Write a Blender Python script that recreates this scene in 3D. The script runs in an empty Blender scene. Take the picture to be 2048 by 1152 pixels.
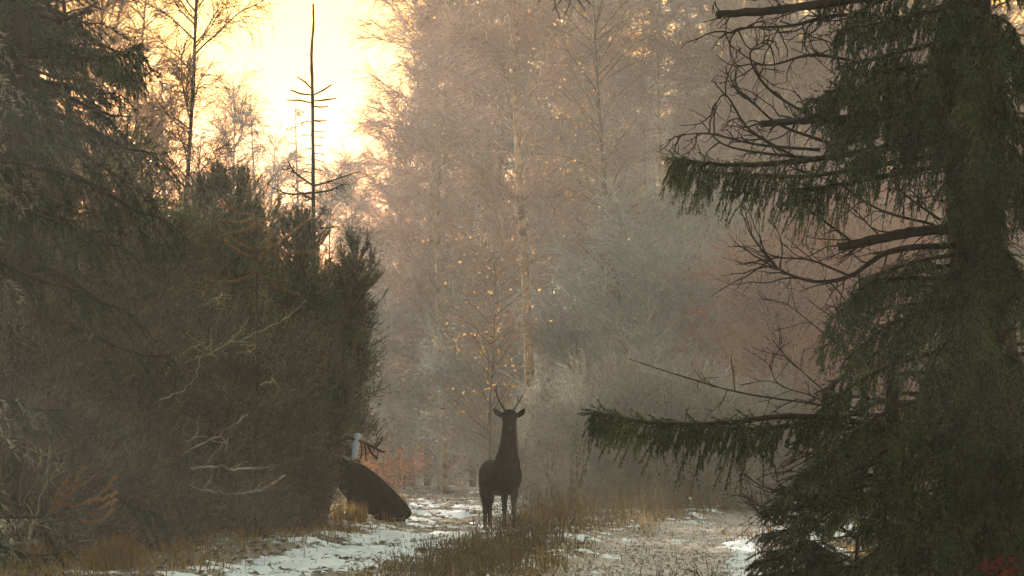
import bpy, bmesh, math, random
import numpy as np
from mathutils import Vector, Matrix

# ------------------------------------------------------------------ camera, sky, sun, exposure
scene = bpy.context.scene
col = scene.collection
F = 7680.0                     # focal length in photo pixels (2048 wide)
CAM_H = 1.48
HORIZON = 858.0
PITCH = math.atan((HORIZON - 576.0) / F)
cam = bpy.data.cameras.new('camera')
cam.sensor_width = 36.0
cam.lens = F / 2048.0 * 36.0
cam.clip_start = 0.1
cam.clip_end = 6000.0
camo = bpy.data.objects.new('camera', cam)
camo.location = (0, 0, CAM_H)
camo.rotation_euler = (math.pi / 2 + PITCH, 0, 0)
col.objects.link(camo)
scene.camera = camo

SUN_EL = math.radians(7.6)
SUN_AZ = math.radians(-20.5)     # from +Y towards +X
world = bpy.data.worlds.new('World')
scene.world = world
world.use_nodes = True
wn = world.node_tree
for n in list(wn.nodes):
    wn.nodes.remove(n)
sky = wn.nodes.new('ShaderNodeTexSky')
sky.sky_type = 'NISHITA'
sky.sun_disc = False
sky.sun_elevation = SUN_EL
sky.sun_rotation = SUN_AZ
sky.air_density = 3.1
sky.dust_density = 0.9
sky.ozone_density = 2.3
bg = wn.nodes.new('ShaderNodeBackground')
bg.inputs['Strength'].default_value = 0.10
wo = wn.nodes.new('ShaderNodeOutputWorld')
wn.links.new(sky.outputs[0], bg.inputs[0])
wn.links.new(bg.outputs[0], wo.inputs[0])

sun = bpy.data.lights.new('sun', 'SUN')
sun.energy = 5.0
sun.angle = math.radians(0.5)
sun.color = (1.0, 0.86, 0.68)
suno = bpy.data.objects.new('sun', sun)
sd = Vector((math.sin(SUN_AZ) * math.cos(SUN_EL), math.cos(SUN_AZ) * math.cos(SUN_EL), math.sin(SUN_EL)))
suno.rotation_euler = sd.to_track_quat('Z', 'Y').to_euler()
suno.location = (0, 0, 60)
col.objects.link(suno)

scene.view_settings.view_transform = 'Standard'
scene.view_settings.look = 'None'
scene.view_settings.exposure = 2.46
scene.view_settings.gamma = 1.0
scene.view_settings.use_curve_mapping = False
cy = scene.cycles
cy.max_bounces = 3
cy.diffuse_bounces = 2
cy.glossy_bounces = 2
cy.transmission_bounces = 4
cy.transparent_max_bounces = 4
cy.volume_bounces = 0
cy.use_denoising = True
cy.sample_clamp_indirect = 4.0
HAZE_DENSITY = 0.0009
HAZE_COLOR = (0.85, 0.885, 0.90)
HAZE_G = 0.4

# ------------------------------------------------------------------ helpers
def P(px, py, d):
    """a photo pixel (2048x1152) at world depth d"""
    r, u = (px - 1024.0) / F, (576.0 - py) / F
    y = math.cos(PITCH) - u * math.sin(PITCH)
    z = math.sin(PITCH) + u * math.cos(PITCH)
    k = d / y
    return np.array([r * k, d, CAM_H + z * k])

def PX(px, d):
    return (px - 1024.0) / F * d

def nrm(v):
    return v / (np.linalg.norm(v, axis=-1, keepdims=True) + 1e-12)

class MB:
    """collects triangles and quads into ONE mesh object"""
    def __init__(self):
        self.v = []; self.t = []; self.q = []; self.n = 0
    def add(self, v, t=None, q=None):
        v = np.asarray(v, np.float32).reshape(-1, 3)
        if t is not None and len(t): self.t.append(np.asarray(t, np.int32).reshape(-1, 3) + self.n)
        if q is not None and len(q): self.q.append(np.asarray(q, np.int32).reshape(-1, 4) + self.n)
        self.v.append(v); self.n += len(v)
    def mesh(self, name, mat=None, smooth=False):
        me = bpy.data.meshes.new(name)
        v = np.concatenate(self.v) if self.v else np.zeros((0, 3), np.float32)
        t = np.concatenate(self.t) if self.t else np.zeros((0, 3), np.int32)
        q = np.concatenate(self.q) if self.q else np.zeros((0, 4), np.int32)
        me.vertices.add(len(v)); me.vertices.foreach_set('co', v.ravel())
        me.loops.add(t.size + q.size)
        me.loops.foreach_set('vertex_index', np.concatenate([t.ravel(), q.ravel()]).astype(np.int32))
        nf = len(t) + len(q)
        me.polygons.add(nf)
        ls = np.concatenate([np.arange(len(t)) * 3, t.size + np.arange(len(q)) * 4]).astype(np.int32)
        me.polygons.foreach_set('loop_start', ls)
        if smooth:
            me.polygons.foreach_set('use_smooth', np.ones(nf, bool))
        me.update(calc_edges=True)
        if mat: me.materials.append(mat)
        return me
    def build(self, name, mat, parent=None, smooth=False):
        return link(name, self.mesh(name, mat, smooth), parent)

def link(name, me, parent=None):
    o = bpy.data.objects.new(name, me); col.objects.link(o)
    if parent is not None: o.parent = parent
    return o

def thing(name, label, cat, loc=(0, 0, 0), rz=0.0, group=None):
    o = bpy.data.objects.new(name, None); col.objects.link(o)
    o.empty_display_size = 0.2
    o.location = tuple(float(a) for a in loc); o.rotation_euler = (0, 0, rz)
    return tag(o, label, cat, group)

def tag(o, label=None, cat=None, group=None, kind=None):
    if label: o['label'] = label
    if cat: o['category'] = cat
    if group: o['group'] = group
    if kind: o['kind'] = kind
    return o

def copy_tree(o, parent=None):
    c = o.copy(); col.objects.link(c); c.parent = parent
    for ch in list(o.children):
        copy_tree(ch, c)
    return c

def frame_of(d, rng=None):
    """two unit vectors square to d (N,3)"""
    a = np.where(np.abs(d[:, 2:3]) < 0.9, np.array([[0, 0, 1.0]]), np.array([[1.0, 0, 0]]))
    u = nrm(np.cross(a, d)); w = np.cross(d, u)
    return u, w

def prisms(mb, p0, p1, r0, r1, n=3):
    p0 = np.atleast_2d(p0); p1 = np.atleast_2d(p1); N = len(p0)
    if N == 0: return
    r0 = np.broadcast_to(np.asarray(r0, float).reshape(-1, 1, 1), (N, 1, 1))
    r1 = np.broadcast_to(np.asarray(r1, float).reshape(-1, 1, 1), (N, 1, 1))
    u, w = frame_of(nrm(p1 - p0))
    a = np.arange(n) / n * 2 * np.pi
    ring = np.cos(a)[None, :, None] * u[:, None, :] + np.sin(a)[None, :, None] * w[:, None, :]
    v = np.concatenate([p0[:, None, :] + ring * r0, p1[:, None, :] + ring * r1], axis=1)
    i = np.arange(n); j = (i + 1) % n
    q = np.stack([i, j, j + n, i + n], axis=1)
    q = q[None] + (np.arange(N) * 2 * n)[:, None, None]
    mb.add(v, q=q)

def tube(mb, pts, radii, n=6, cap=True, rough=0.0, rng=None):
    """one continuous tube through pts"""
    pts = np.asarray(pts, float); m = len(pts)
    radii = np.broadcast_to(np.asarray(radii, float), (m,))
    tan = np.gradient(pts, axis=0); tan = nrm(tan)
    u = np.zeros_like(tan); w = np.zeros_like(tan)
    ref = np.array([0.0, 1.0, 0.0]) if abs(tan[0][1]) < 0.9 else np.array([1.0, 0, 0])
    for i in range(m):
        uu = ref - tan[i] * np.dot(ref, tan[i]); uu /= np.linalg.norm(uu) + 1e-9
        u[i] = uu; w[i] = np.cross(tan[i], uu); ref = uu
    a = np.arange(n) / n * 2 * np.pi
    ring = np.cos(a)[None, :, None] * u[:, None, :] + np.sin(a)[None, :, None] * w[:, None, :]
    rr = radii[:, None, None] * np.ones((m, n, 1))
    if rough and rng is not None: rr = rr * (1 + rough * rng.standard_normal((m, n, 1)))
    v = (pts[:, None, :] + ring * rr).reshape(-1, 3)
    q = []
    for i in range(m - 1):
        for k in range(n):
            q.append((i * n + k, i * n + (k + 1) % n, (i + 1) * n + (k + 1) % n, (i + 1) * n + k))
    t = []
    if cap:
        v = np.concatenate([v, pts[:1], pts[-1:]])
        for k in range(n):
            t.append((m * n, (k + 1) % n, k)); t.append((m * n + 1, (m - 1) * n + k, (m - 1) * n + (k + 1) % n))
    mb.add(v, t=t, q=q)

def smooth_path(ctrl, per=6):
    """Catmull-Rom through control points"""
    c = np.asarray(ctrl, float)
    c = np.concatenate([2 * c[:1] - c[1:2], c, 2 * c[-1:] - c[-2:-1]])
    out = []
    for i in range(1, len(c) - 2):
        for s in range(per):
            t = s / per
            out.append(0.5 * ((2 * c[i]) + (c[i + 1] - c[i - 1]) * t + (2 * c[i - 1] - 5 * c[i] + 4 * c[i + 1] - c[i + 2]) * t * t
                       + (-c[i - 1] + 3 * c[i] - 3 * c[i + 1] + c[i + 2]) * t ** 3))
    out.append(c[-2])
    return np.array(out)

def grow(p, d, L, n, grav, wander, rng):
    """N branches at once -> (N, n+1, 3); grav may be (N,) or a list per step"""
    p = np.array(p, float); d = nrm(np.array(d, float)); N = len(p)
    L = np.broadcast_to(np.asarray(L, float), (N,))
    out = np.zeros((N, n + 1, 3)); out[:, 0] = p
    for i in range(n):
        g = grav[i] if isinstance(grav, (list, tuple)) else grav
        d = d + rng.normal(0, wander, (N, 3))
        d[:, 2] += g
        d = nrm(d)
        p = p + d * (L / n)[:, None]
        out[:, i + 1] = p
    return out

def segs(pts):
    return pts[:, :-1].reshape(-1, 3), pts[:, 1:].reshape(-1, 3)

def sample(pts, idx, t):
    """position and tangent on branch idx at t in 0..1"""
    n = pts.shape[1] - 1
    x = np.clip(t, 0, 0.9999) * n; i = x.astype(int); f = (x - i)[:, None]
    a = pts[idx, i]; b = pts[idx, i + 1]
    return a + (b - a) * f, nrm(b - a)

def taper_prisms(mb, pts, r0, r1, n=3):
    N, m = pts.shape[0], pts.shape[1] - 1
    r0 = np.broadcast_to(np.asarray(r0, float), (N,)); r1 = np.broadcast_to(np.asarray(r1, float), (N,))
    t = np.arange(m + 1) / m
    rr = r0[:, None] * (1 - t)[None] + r1[:, None] * t[None]
    a, b = segs(pts)
    prisms(mb, a, b, rr[:, :-1].ravel(), rr[:, 1:].ravel(), n)

def needles(mb, p0, p1, count, L, W, ang, rng, up=0.0):
    """count needles on each segment p0-p1: narrow triangles leaning forward by ang"""
    N = len(p0)
    if N == 0: return
    idx = np.repeat(np.arange(N), count)
    M = len(idx)
    f = rng.random((M, 1))
    b = p0[idx] * (1 - f) + p1[idx] * f
    ax = nrm(p1 - p0)[idx]
    u, w = frame_of(ax)
    th = rng.random((M, 1)) * 2 * np.pi
    rad = np.cos(th) * u + np.sin(th) * w
    a = ang * (0.7 + 0.6 * rng.random((M, 1)))
    d = ax * np.cos(a) + rad * np.sin(a)
    d[:, 2] += up
    d = nrm(d)
    s = nrm(np.cross(d, rng.normal(0, 1, (M, 3))))
    l = L * (0.7 + 0.6 * rng.random((M, 1)))
    wv = s * (W * 0.5)
    v = np.stack([b - wv, b + wv, b + d * l], axis=1)
    mb.add(v, t=np.arange(M * 3).reshape(-1, 3))

def leaves(mb, p, size, rng, hang=0.0, aspect=0.6):
    N = len(p)
    if N == 0: return
    a = nrm(rng.normal(0, 1, (N, 3)) + np.array([0, 0, -hang]))
    b = nrm(np.cross(a, rng.normal(0, 1, (N, 3))))
    c = np.cross(a, b)
    s = size * (0.6 + 0.8 * rng.random((N, 1)))
    k = 0.2 * s * c
    v = np.stack([p, p + a * s * 0.5 + b * s * 0.5 * aspect + k, p + a * s, p + a * s * 0.5 - b * s * 0.5 * aspect + k], axis=1)
    i = np.arange(N)[:, None] * 4
    mb.add(v, t=np.concatenate([i + np.array([[0, 1, 2]]), i + np.array([[0, 2, 3]])]))

def blades(mb, p, h, w, lean, rng):
    N = len(p)
    if N == 0: return
    h = np.broadcast_to(np.asarray(h, float), (N,))[:, None]
    th = rng.random(N) * 2 * np.pi
    l = np.stack([np.cos(th), np.sin(th), np.zeros(N)], 1) * (np.abs(rng.normal(0, lean, (N, 1))))
    ph = rng.random(N) * np.pi
    s = np.stack([np.cos(ph), np.sin(ph), np.zeros(N)], 1) * (w * 0.5)
    up = np.array([[0, 0, 1.0]])
    m = p + up * h * 0.55 + l * h * 0.35
    t = p + up * h * (1 - 0.25 * np.minimum(1, np.linalg.norm(l, axis=1, keepdims=True))) + l * h
    v = np.stack([p - s, p + s, m + s * 0.8, m - s * 0.8, t], axis=1)
    i = np.arange(N)[:, None] * 5
    mb.add(v, t=i + np.array([[3, 2, 4]]), q=i + np.array([[0, 1, 2, 3]]))

def vnoise(x, y, seed=0):
    """smooth value noise"""
    xi = np.floor(x).astype(np.int64); yi = np.floor(y).astype(np.int64)
    fx = x - xi; fy = y - yi
    fx = fx * fx * (3 - 2 * fx); fy = fy * fy * (3 - 2 * fy)
    def h(a, b):
        k = (a * 374761393 + b * 668265263 + seed * 1442695041) & 0x7fffffff
        k = ((k ^ (k >> 13)) * 1274126177) & 0x7fffffff
        return ((k ^ (k >> 16)) & 0xffff) / 65535.0
    return (h(xi, yi) * (1 - fx) + h(xi + 1, yi) * fx) * (1 - fy) + (h(xi, yi + 1) * (1 - fx) + h(xi + 1, yi + 1) * fx) * fy

def fbm(x, y, seed=0, oct=4):
    s = 0; a = 0.5; t = 0
    for k in range(oct):
        s = s + a * vnoise(x * 2 ** k, y * 2 ** k, seed + k * 17); t += a; a *= 0.5
    return s / t

# ------------------------------------------------------------------ materials
def new_mat(name):
    m = bpy.data.materials.new(name); m.use_nodes = True
    nt = m.node_tree
    for n in list(nt.nodes): nt.nodes.remove(n)
    out = nt.nodes.new('ShaderNodeOutputMaterial')
    return m, nt, out

def ramp(nt, cols):
    r = nt.nodes.new('ShaderNodeValToRGB')
    e = r.color_ramp.elements
    e[0].position = cols[0][0]; e[0].color = (*cols[0][1], 1)
    e[1].position = cols[-1][0]; e[1].color = (*cols[-1][1], 1)
    for p, c in cols[1:-1]:
        k = e.new(p); k.color = (*c, 1)
    return r

def leaf_mat(name, cols, transl=0.3, scale=1.5, gloss=0.0, rough=0.4):
    """foliage: each leaf or needle takes its own colour, patches vary in space"""
    m, nt, out = new_mat(name)
    g = nt.nodes.new('ShaderNodeNewGeometry')
    tc = nt.nodes.new('ShaderNodeTexCoord')
    nz = nt.nodes.new('ShaderNodeTexNoise'); nz.inputs['Scale'].default_value = scale; nz.inputs['Detail'].default_value = 2
    nt.links.new(tc.outputs['Object'], nz.inputs['Vector'])
    mx = nt.nodes.new('ShaderNodeMath'); mx.operation = 'MULTIPLY_ADD'
    nt.links.new(g.outputs['Random Per Island'], mx.inputs[0]); mx.inputs[1].default_value = 0.55
    m2 = nt.nodes.new('ShaderNodeMath'); m2.operation = 'MULTIPLY_ADD'
    nt.links.new(nz.outputs['Fac'], m2.inputs[0]); m2.inputs[1].default_value = 1.2; m2.inputs[2].default_value = -0.38
    nt.links.new(m2.outputs[0], mx.inputs[2])
    r = ramp(nt, cols)
    nt.links.new(mx.outputs[0], r.inputs[0])
    d = nt.nodes.new('ShaderNodeBsdfDiffuse'); nt.links.new(r.outputs[0], d.inputs[0])
    last = d
    if transl > 0:
        tr = nt.nodes.new('ShaderNodeBsdfTranslucent'); nt.links.new(r.outputs[0], tr.inputs[0])
        mix = nt.nodes.new('ShaderNodeMixShader'); mix.inputs[0].default_value = transl
        nt.links.new(d.outputs[0], mix.inputs[1]); nt.links.new(tr.outputs[0], mix.inputs[2]); last = mix
    if gloss > 0:
        gl = nt.nodes.new('ShaderNodeBsdfGlossy'); gl.inputs['Roughness'].default_value = rough
        fr = nt.nodes.new('ShaderNodeFresnel'); fr.inputs[0].default_value = 1.4
        ml = nt.nodes.new('ShaderNodeMath'); ml.operation = 'MULTIPLY'; ml.inputs[1].default_value = gloss
        nt.links.new(fr.outputs[0], ml.inputs[0])
        mix = nt.nodes.new('ShaderNodeMixShader'); nt.links.new(ml.outputs[0], mix.inputs[0])
        nt.links.new(last.outputs[0], mix.inputs[1]); nt.links.new(gl.outputs[0], mix.inputs[2]); last = mix
    nt.links.new(last.outputs[0], out.inputs[0])
    return m

def bark_mat(name, cols, scale=6.0, stretch=(1, 1, 0.25), rough=0.85, bump=0.4, spec=0.2):
    m, nt, out = new_mat(name)
    tc = nt.nodes.new('ShaderNodeTexCoord')
    mp = nt.nodes.new('ShaderNodeMapping'); mp.inputs['Scale'].default_value = stretch
    nt.links.new(tc.outputs['Object'], mp.inputs[0])
    nz = nt.nodes.new('ShaderNodeTexNoise'); nz.inputs['Scale'].default_value = scale; nz.inputs['Detail'].default_value = 6
    nt.links.new(mp.outputs[0], nz.inputs['Vector'])
    r = ramp(nt, cols); nt.links.new(nz.outputs['Fac'], r.inputs[0])
    b = nt.nodes.new('ShaderNodeBsdfPrincipled')
    b.inputs['Roughness'].default_value = rough
    b.inputs['Specular IOR Level'].default_value = spec
    nt.links.new(r.outputs[0], b.inputs['Base Color'])
    bp = nt.nodes.new('ShaderNodeBump'); bp.inputs['Strength'].default_value = bump; bp.inputs['Distance'].default_value = 0.02
    nt.links.new(nz.outputs['Fac'], bp.inputs['Height']); nt.links.new(bp.outputs[0], b.inputs['Normal'])
    nt.links.new(b.outputs[0], out.inputs[0])
    return m

M = {}
M['needle_near'] = leaf_mat('spruce_needles', [(0.0, (0.006, 0.012, 0.009)), (0.38, (0.016, 0.032, 0.018)), (0.65, (0.060, 0.092, 0.032)), (1.0, (0.15, 0.19, 0.06))], 0.12, 2.0, 0.12, 0.4)
M['needle_dark'] = leaf_mat('dark_spruce_needles', [(0.0, (0.010, 0.015, 0.013)), (0.45, (0.030, 0.042, 0.030)), (1.0, (0.095, 0.11, 0.072))], 0.1, 1.6)
M['gorse'] = leaf_mat('gorse_shoots', [(0.0, (0.012, 0.014, 0.010)), (0.33, (0.042, 0.049, 0.032)), (0.6, (0.12, 0.132, 0.082)), (1.0, (0.32, 0.325, 0.20))], 0.15, 2.2)
M['gorse_brown'] = leaf_mat('brown_gorse_shoots', [(0.0, (0.013, 0.012, 0.011)), (0.33, (0.042, 0.037, 0.030)), (0.6, (0.118, 0.102, 0.076)), (1.0, (0.30, 0.26, 0.185))], 0.15, 2.2)
M['gorse_grey'] = leaf_mat('grey_green_shoots', [(0.0, (0.105, 0.105, 0.096)), (0.4, (0.209, 0.208, 0.195)), (0.75, (0.344, 0.336, 0.322)), (1.0, (0.508, 0.490, 0.471))], 0.12, 1.6)
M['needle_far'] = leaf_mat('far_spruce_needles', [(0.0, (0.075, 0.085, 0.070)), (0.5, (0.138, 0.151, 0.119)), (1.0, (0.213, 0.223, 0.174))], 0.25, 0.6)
M['dead_needle'] = leaf_mat('dead_orange_needles', [(0.0, (0.14, 0.065, 0.03)), (0.5, (0.30, 0.16, 0.075)), (1.0, (0.48, 0.32, 0.17))], 0.35, 2.0)
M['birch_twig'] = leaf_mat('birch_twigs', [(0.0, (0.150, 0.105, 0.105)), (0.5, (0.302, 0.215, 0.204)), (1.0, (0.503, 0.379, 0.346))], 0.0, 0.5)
M['birch_leaf'] = leaf_mat('birch_leaves', [(0.0, (0.251, 0.177, 0.142)), (0.5, (0.415, 0.301, 0.221)), (1.0, (0.604, 0.444, 0.299))], 0.22, 0.6)
M['gold_leaf'] = leaf_mat('golden_leaves', [(0.0, (0.28, 0.14, 0.05)), (0.5, (0.44, 0.25, 0.09)), (1.0, (0.55, 0.38, 0.17))], 0.4, 1.0)
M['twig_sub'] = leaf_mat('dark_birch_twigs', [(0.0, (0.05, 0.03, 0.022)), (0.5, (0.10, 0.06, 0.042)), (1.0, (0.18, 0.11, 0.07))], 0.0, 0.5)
M['pale_leaf'] = leaf_mat('pale_willow_leaves', [(0.0, (0.202, 0.202, 0.158)), (0.5, (0.324, 0.317, 0.259)), (1.0, (0.446, 0.432, 0.360))], 0.3, 0.8)
M['bramble'] = leaf_mat('bramble_leaves', [(0.0, (0.05, 0.012, 0.010)), (0.5, (0.12, 0.03, 0.025)), (1.0, (0.20, 0.06, 0.04))], 0.2, 2.0)
M['larch'] = leaf_mat('larch_shoots', [(0.0, (0.164, 0.118, 0.102)), (0.5, (0.314, 0.229, 0.197)), (1.0, (0.478, 0.366, 0.284))], 0.3, 0.5)
M['grey_twig'] = leaf_mat('lichen_grey_twigs', [(0.0, (0.153, 0.158, 0.155)), (0.5, (0.294, 0.305, 0.309)), (1.0, (0.493, 0.513, 0.530))], 0.0, 0.8)
M['red_twig'] = leaf_mat('reddish_twigs', [(0.0, (0.195, 0.094, 0.081)), (0.5, (0.354, 0.188, 0.161)), (1.0, (0.537, 0.339, 0.282))], 0.2, 0.8)
M['bracken'] = leaf_mat('bracken', [(0.0, (0.13, 0.045, 0.022)), (0.5, (0.24, 0.09, 0.04)), (1.0, (0.36, 0.18, 0.08))], 0.35, 0.8)
M['heather'] = leaf_mat('heather', [(0.0, (0.045, 0.036, 0.024)), (0.5, (0.12, 0.098, 0.064)), (1.0, (0.26, 0.215, 0.14))], 0.25, 1.3)
M['straw'] = leaf_mat('straw_grass', [(0.0, (0.10, 0.062, 0.022)), (0.5, (0.22, 0.14, 0.05)), (1.0, (0.40, 0.29, 0.13))], 0.4, 0.8)
M['litter'] = leaf_mat('fallen_leaves', [(0.0, (0.035, 0.018, 0.012)), (0.5, (0.09, 0.045, 0.028)), (1.0, (0.22, 0.13, 0.08))], 0.1, 1.0, 1.0, 0.3)
M['gravel_bit'] = leaf_mat('wet_gravel_bits', [(0.0, (0.28, 0.235, 0.23)), (0.5, (0.50, 0.43, 0.43)), (1.0, (0.72, 0.66, 0.66))], 0.0, 1.5, 1.0, 0.3)
M['fern'] = M['dead_needle']
M['bark'] = bark_mat('spruce_bark', [(0.3, (0.008, 0.007, 0.007)), (0.55, (0.022, 0.018, 0.016)), (0.75, (0.05, 0.042, 0.036))], 9)
M['twig_dark'] = bark_mat('dark_twig_bark', [(0.3, (0.012, 0.009, 0.008)), (0.7, (0.034, 0.026, 0.022))], 14, rough=0.8, spec=0.1)
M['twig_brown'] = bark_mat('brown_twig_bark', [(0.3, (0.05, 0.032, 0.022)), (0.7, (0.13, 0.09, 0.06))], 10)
M['birch_bark'] = bark_mat('birch_bark', [(0.35, (0.09, 0.055, 0.035)), (0.48, (0.30, 0.21, 0.14)), (0.7, (0.46, 0.36, 0.26))], 4, (1, 1, 1.4))
M['pale_wood'] = bark_mat('bleached_wood', [(0.35, (0.10, 0.075, 0.055)), (0.5, (0.24, 0.20, 0.17)), (0.68, (0.46, 0.42, 0.39))], 5, (1, 1, 1))
M['green_stem'] = bark_mat('green_broom_stem', [(0.3, (0.13, 0.13, 0.06)), (0.7, (0.42, 0.39, 0.25))], 9)
M['hide'] = bark_mat('dark_deer_hide', [(0.32, (0.008, 0.006, 0.006)), (0.5, (0.015, 0.011, 0.010)), (0.68, (0.034, 0.025, 0.021))], 16, (1, 1, 0.35), 1.0, 0.9, 0.0)
M['antler'] = bark_mat('antler', [(0.3, (0.03, 0.024, 0.02)), (0.7, (0.07, 0.055, 0.042))], 20)
M['hoof'] = bark_mat('hoof', [(0.3, (0.012, 0.010, 0.009)), (0.7, (0.03, 0.025, 0.02))], 20, rough=0.5)

def wet_mat():
    m, nt, out = new_mat('water_drop')
    b = nt.nodes.new('ShaderNodeBsdfPrincipled')
    b.inputs['Base Color'].default_value = (0.9, 0.93, 0.95, 1); b.inputs['Roughness'].default_value = 0.04
    b.inputs['IOR'].default_value = 1.33; b.inputs['Transmission Weight'].default_value = 0.75
    nt.links.new(b.outputs[0], out.inputs[0]); return m
M['drop'] = wet_mat()

def snow_mat():
    m, nt, out = new_mat('thin_snow')
    b = nt.nodes.new('ShaderNodeBsdfPrincipled')
    tc = nt.nodes.new('ShaderNodeTexCoord')
    nz = nt.nodes.new('ShaderNodeTexNoise'); nz.inputs['Scale'].default_value = 7; nz.inputs['Detail'].default_value = 5
    nt.links.new(tc.outputs['Object'], nz.inputs['Vector'])
    r = ramp(nt, [(0.35, (0.68, 0.74, 0.90)), (0.6, (0.83, 0.89, 1.0))]); nt.links.new(nz.outputs['Fac'], r.inputs[0])
    nt.links.new(r.outputs[0], b.inputs['Base Color'])
    b.inputs['Roughness'].default_value = 0.55; b.inputs['Specular IOR Level'].default_value = 0.4
    bp = nt.nodes.new('ShaderNodeBump'); bp.inputs['Strength'].default_value = 0.5; bp.inputs['Distance'].default_value = 0.03
    nt.links.new(nz.outputs['Fac'], bp.inputs['Height']); nt.links.new(bp.outputs[0], b.inputs['Normal'])
    nt.links.new(b.outputs[0], out.inputs[0]); return m
M['snow'] = snow_mat()

def ground_mat():
    m, nt, out = new_mat('forest_ground')
    b = nt.nodes.new('ShaderNodeBsdfPrincipled')
    tc = nt.nodes.new('ShaderNodeTexCoord')
    nz = nt.nodes.new('ShaderNodeTexNoise'); nz.inputs['Scale'].default_value = 5; nz.inputs['Detail'].default_value = 7
    nt.links.new(tc.outputs['Object'], nz.inputs['Vector'])
    soil = ramp(nt, [(0.3, (0.022, 0.014, 0.010)), (0.5, (0.07, 0.045, 0.028)), (0.7, (0.16, 0.11, 0.05))])
    grav = ramp(nt, [(0.3, (0.20, 0.16, 0.158)), (0.5, (0.44, 0.375, 0.375)), (0.72, (0.68, 0.62, 0.62))])
    nt.links.new(nz.outputs['Fac'], soil.inputs[0]); nt.links.new(nz.outputs['Fac'], grav.inputs[0])
    at = nt.nodes.new('ShaderNodeAttribute'); at.attribute_name = 'gravel'
    mix = nt.nodes.new('ShaderNodeMix'); mix.data_type = 'RGBA'
    nt.links.new(at.outputs['Fac'], mix.inputs['Factor'])
    nt.links.new(soil.outputs[0], mix.inputs['A']); nt.links.new(grav.outputs[0], mix.inputs['B'])
    nt.links.new(mix.outputs['Result'], b.inputs['Base Color'])
    b.inputs['Roughness'].default_value = 0.5; b.inputs['Specular IOR Level'].default_value = 0.5
    bp = nt.nodes.new('ShaderNodeBump'); bp.inputs['Strength'].default_value = 0.8; bp.inputs['Distance'].default_value = 0.05
    nt.links.new(nz.outputs['Fac'], bp.inputs['Height']); nt.links.new(bp.outputs[0], b.inputs['Normal'])
    nt.links.new(b.outputs[0], out.inputs[0]); return m
M['ground'] = ground_mat()

# ------------------------------------------------------------------ ground with two forking tracks
TL = ([0, 30, 38, 45, 52, 60, 70, 85, 110, 160, 300, 900], [-3.6, -2.9, -2.35, -1.75, -1.15, -0.62, -0.75, -1.2, -2.1, -4.5, -12, -40])
TR = ([0, 30, 38, 50, 58, 66, 76, 90, 120, 300, 900], [1.0, 1.1, 1.35, 2.05, 3.1, 4.5, 6.6, 10.5, 22, 90, 300])
def track_l(y): return np.interp(y, *TL)
def track_r(y): return np.interp(y, *TR)
def bell(t, w, s):
    """1 inside half-width w, falling over s"""
    k = np.clip((w + s - np.abs(t)) / s, 0, 1)
    return k * k * (3 - 2 * k)
def masks(x, y):
    wob = (fbm(x * 0.5, y * 0.25, 5, 3) - 0.5) * 0.9
    l = bell(x - track_l(y) + wob, 0.85, 0.7)
    r = bell(x - track_r(y) + wob * 1.2, 0.62, 0.7)
    return l, r
def ground_z(x, y, fine=True):
    l, r = masks(x, y)
    z = 0.16 * fbm(x * 0.18 + 7, y * 0.12, 11, 3) - 0.08
    z = z + 0.10 * (1 - np.maximum(l, r)) - 0.08
    near = np.clip((130 - y) / 60, 0, 1)
    if fine:
        z = z + near * (0.10 * (fbm(x * 1.6, y * 0.8, 23, 3) - 0.5) + 0.05 * (fbm(x * 6, y * 3, 31, 2) - 0.5))
    z = z + 0.012 * np.clip(np.abs(x - 1) - 6, 0, 30)
    return z
def gz(x, y):
    return float(ground_z(np.array([x * 1.0]), np.array([y * 1.0]))[0])

def spaced(parts):
    out = []
    for a, b, s in parts:
        out.append(np.arange(a, b, s))
    out.append(np.array([parts[-1][1]]))
    return np.concatenate(out)
GX = spaced([(-1500, -300, 150), (-300, -60, 20), (-60, -16, 2), (-16, -6, 0.3), (-6, 8, 0.08), (8, 16, 0.3), (16, 60, 2), (60, 300, 20), (300, 1500, 150)])
GY = spaced([(-200, 0, 20), (0, 32, 2), (32, 78, 0.19), (78, 130, 0.6), (130, 300, 5), (300, 3000, 150)])
X, Y = np.meshgrid(GX, GY)
Z = ground_z(X, Y)
ml, mr = masks(X, Y)
nx, ny = len(GX), len(GY)
ii = (np.arange(ny - 1)[:, None] * nx + np.arange(nx - 1)[None]).ravel()
quads = np.stack([ii, ii + 1, ii + nx + 1, ii + nx], 1)
mb = MB(); mb.add(np.stack([X, Y, Z], -1), q=quads)
ground = tag(mb.build('ground', M['ground'], smooth=True), kind='structure', label='dark leaf-strewn forest floor with two forking tracks')
at = ground.data.attributes.new('gravel', 'FLOAT', 'POINT')
at.data.foreach_set('value', (mr * np.clip((fbm(X * 1.5, Y * 0.7, 77, 3)) * 1.6, 0, 1)).ravel().astype(np.float32))

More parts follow.
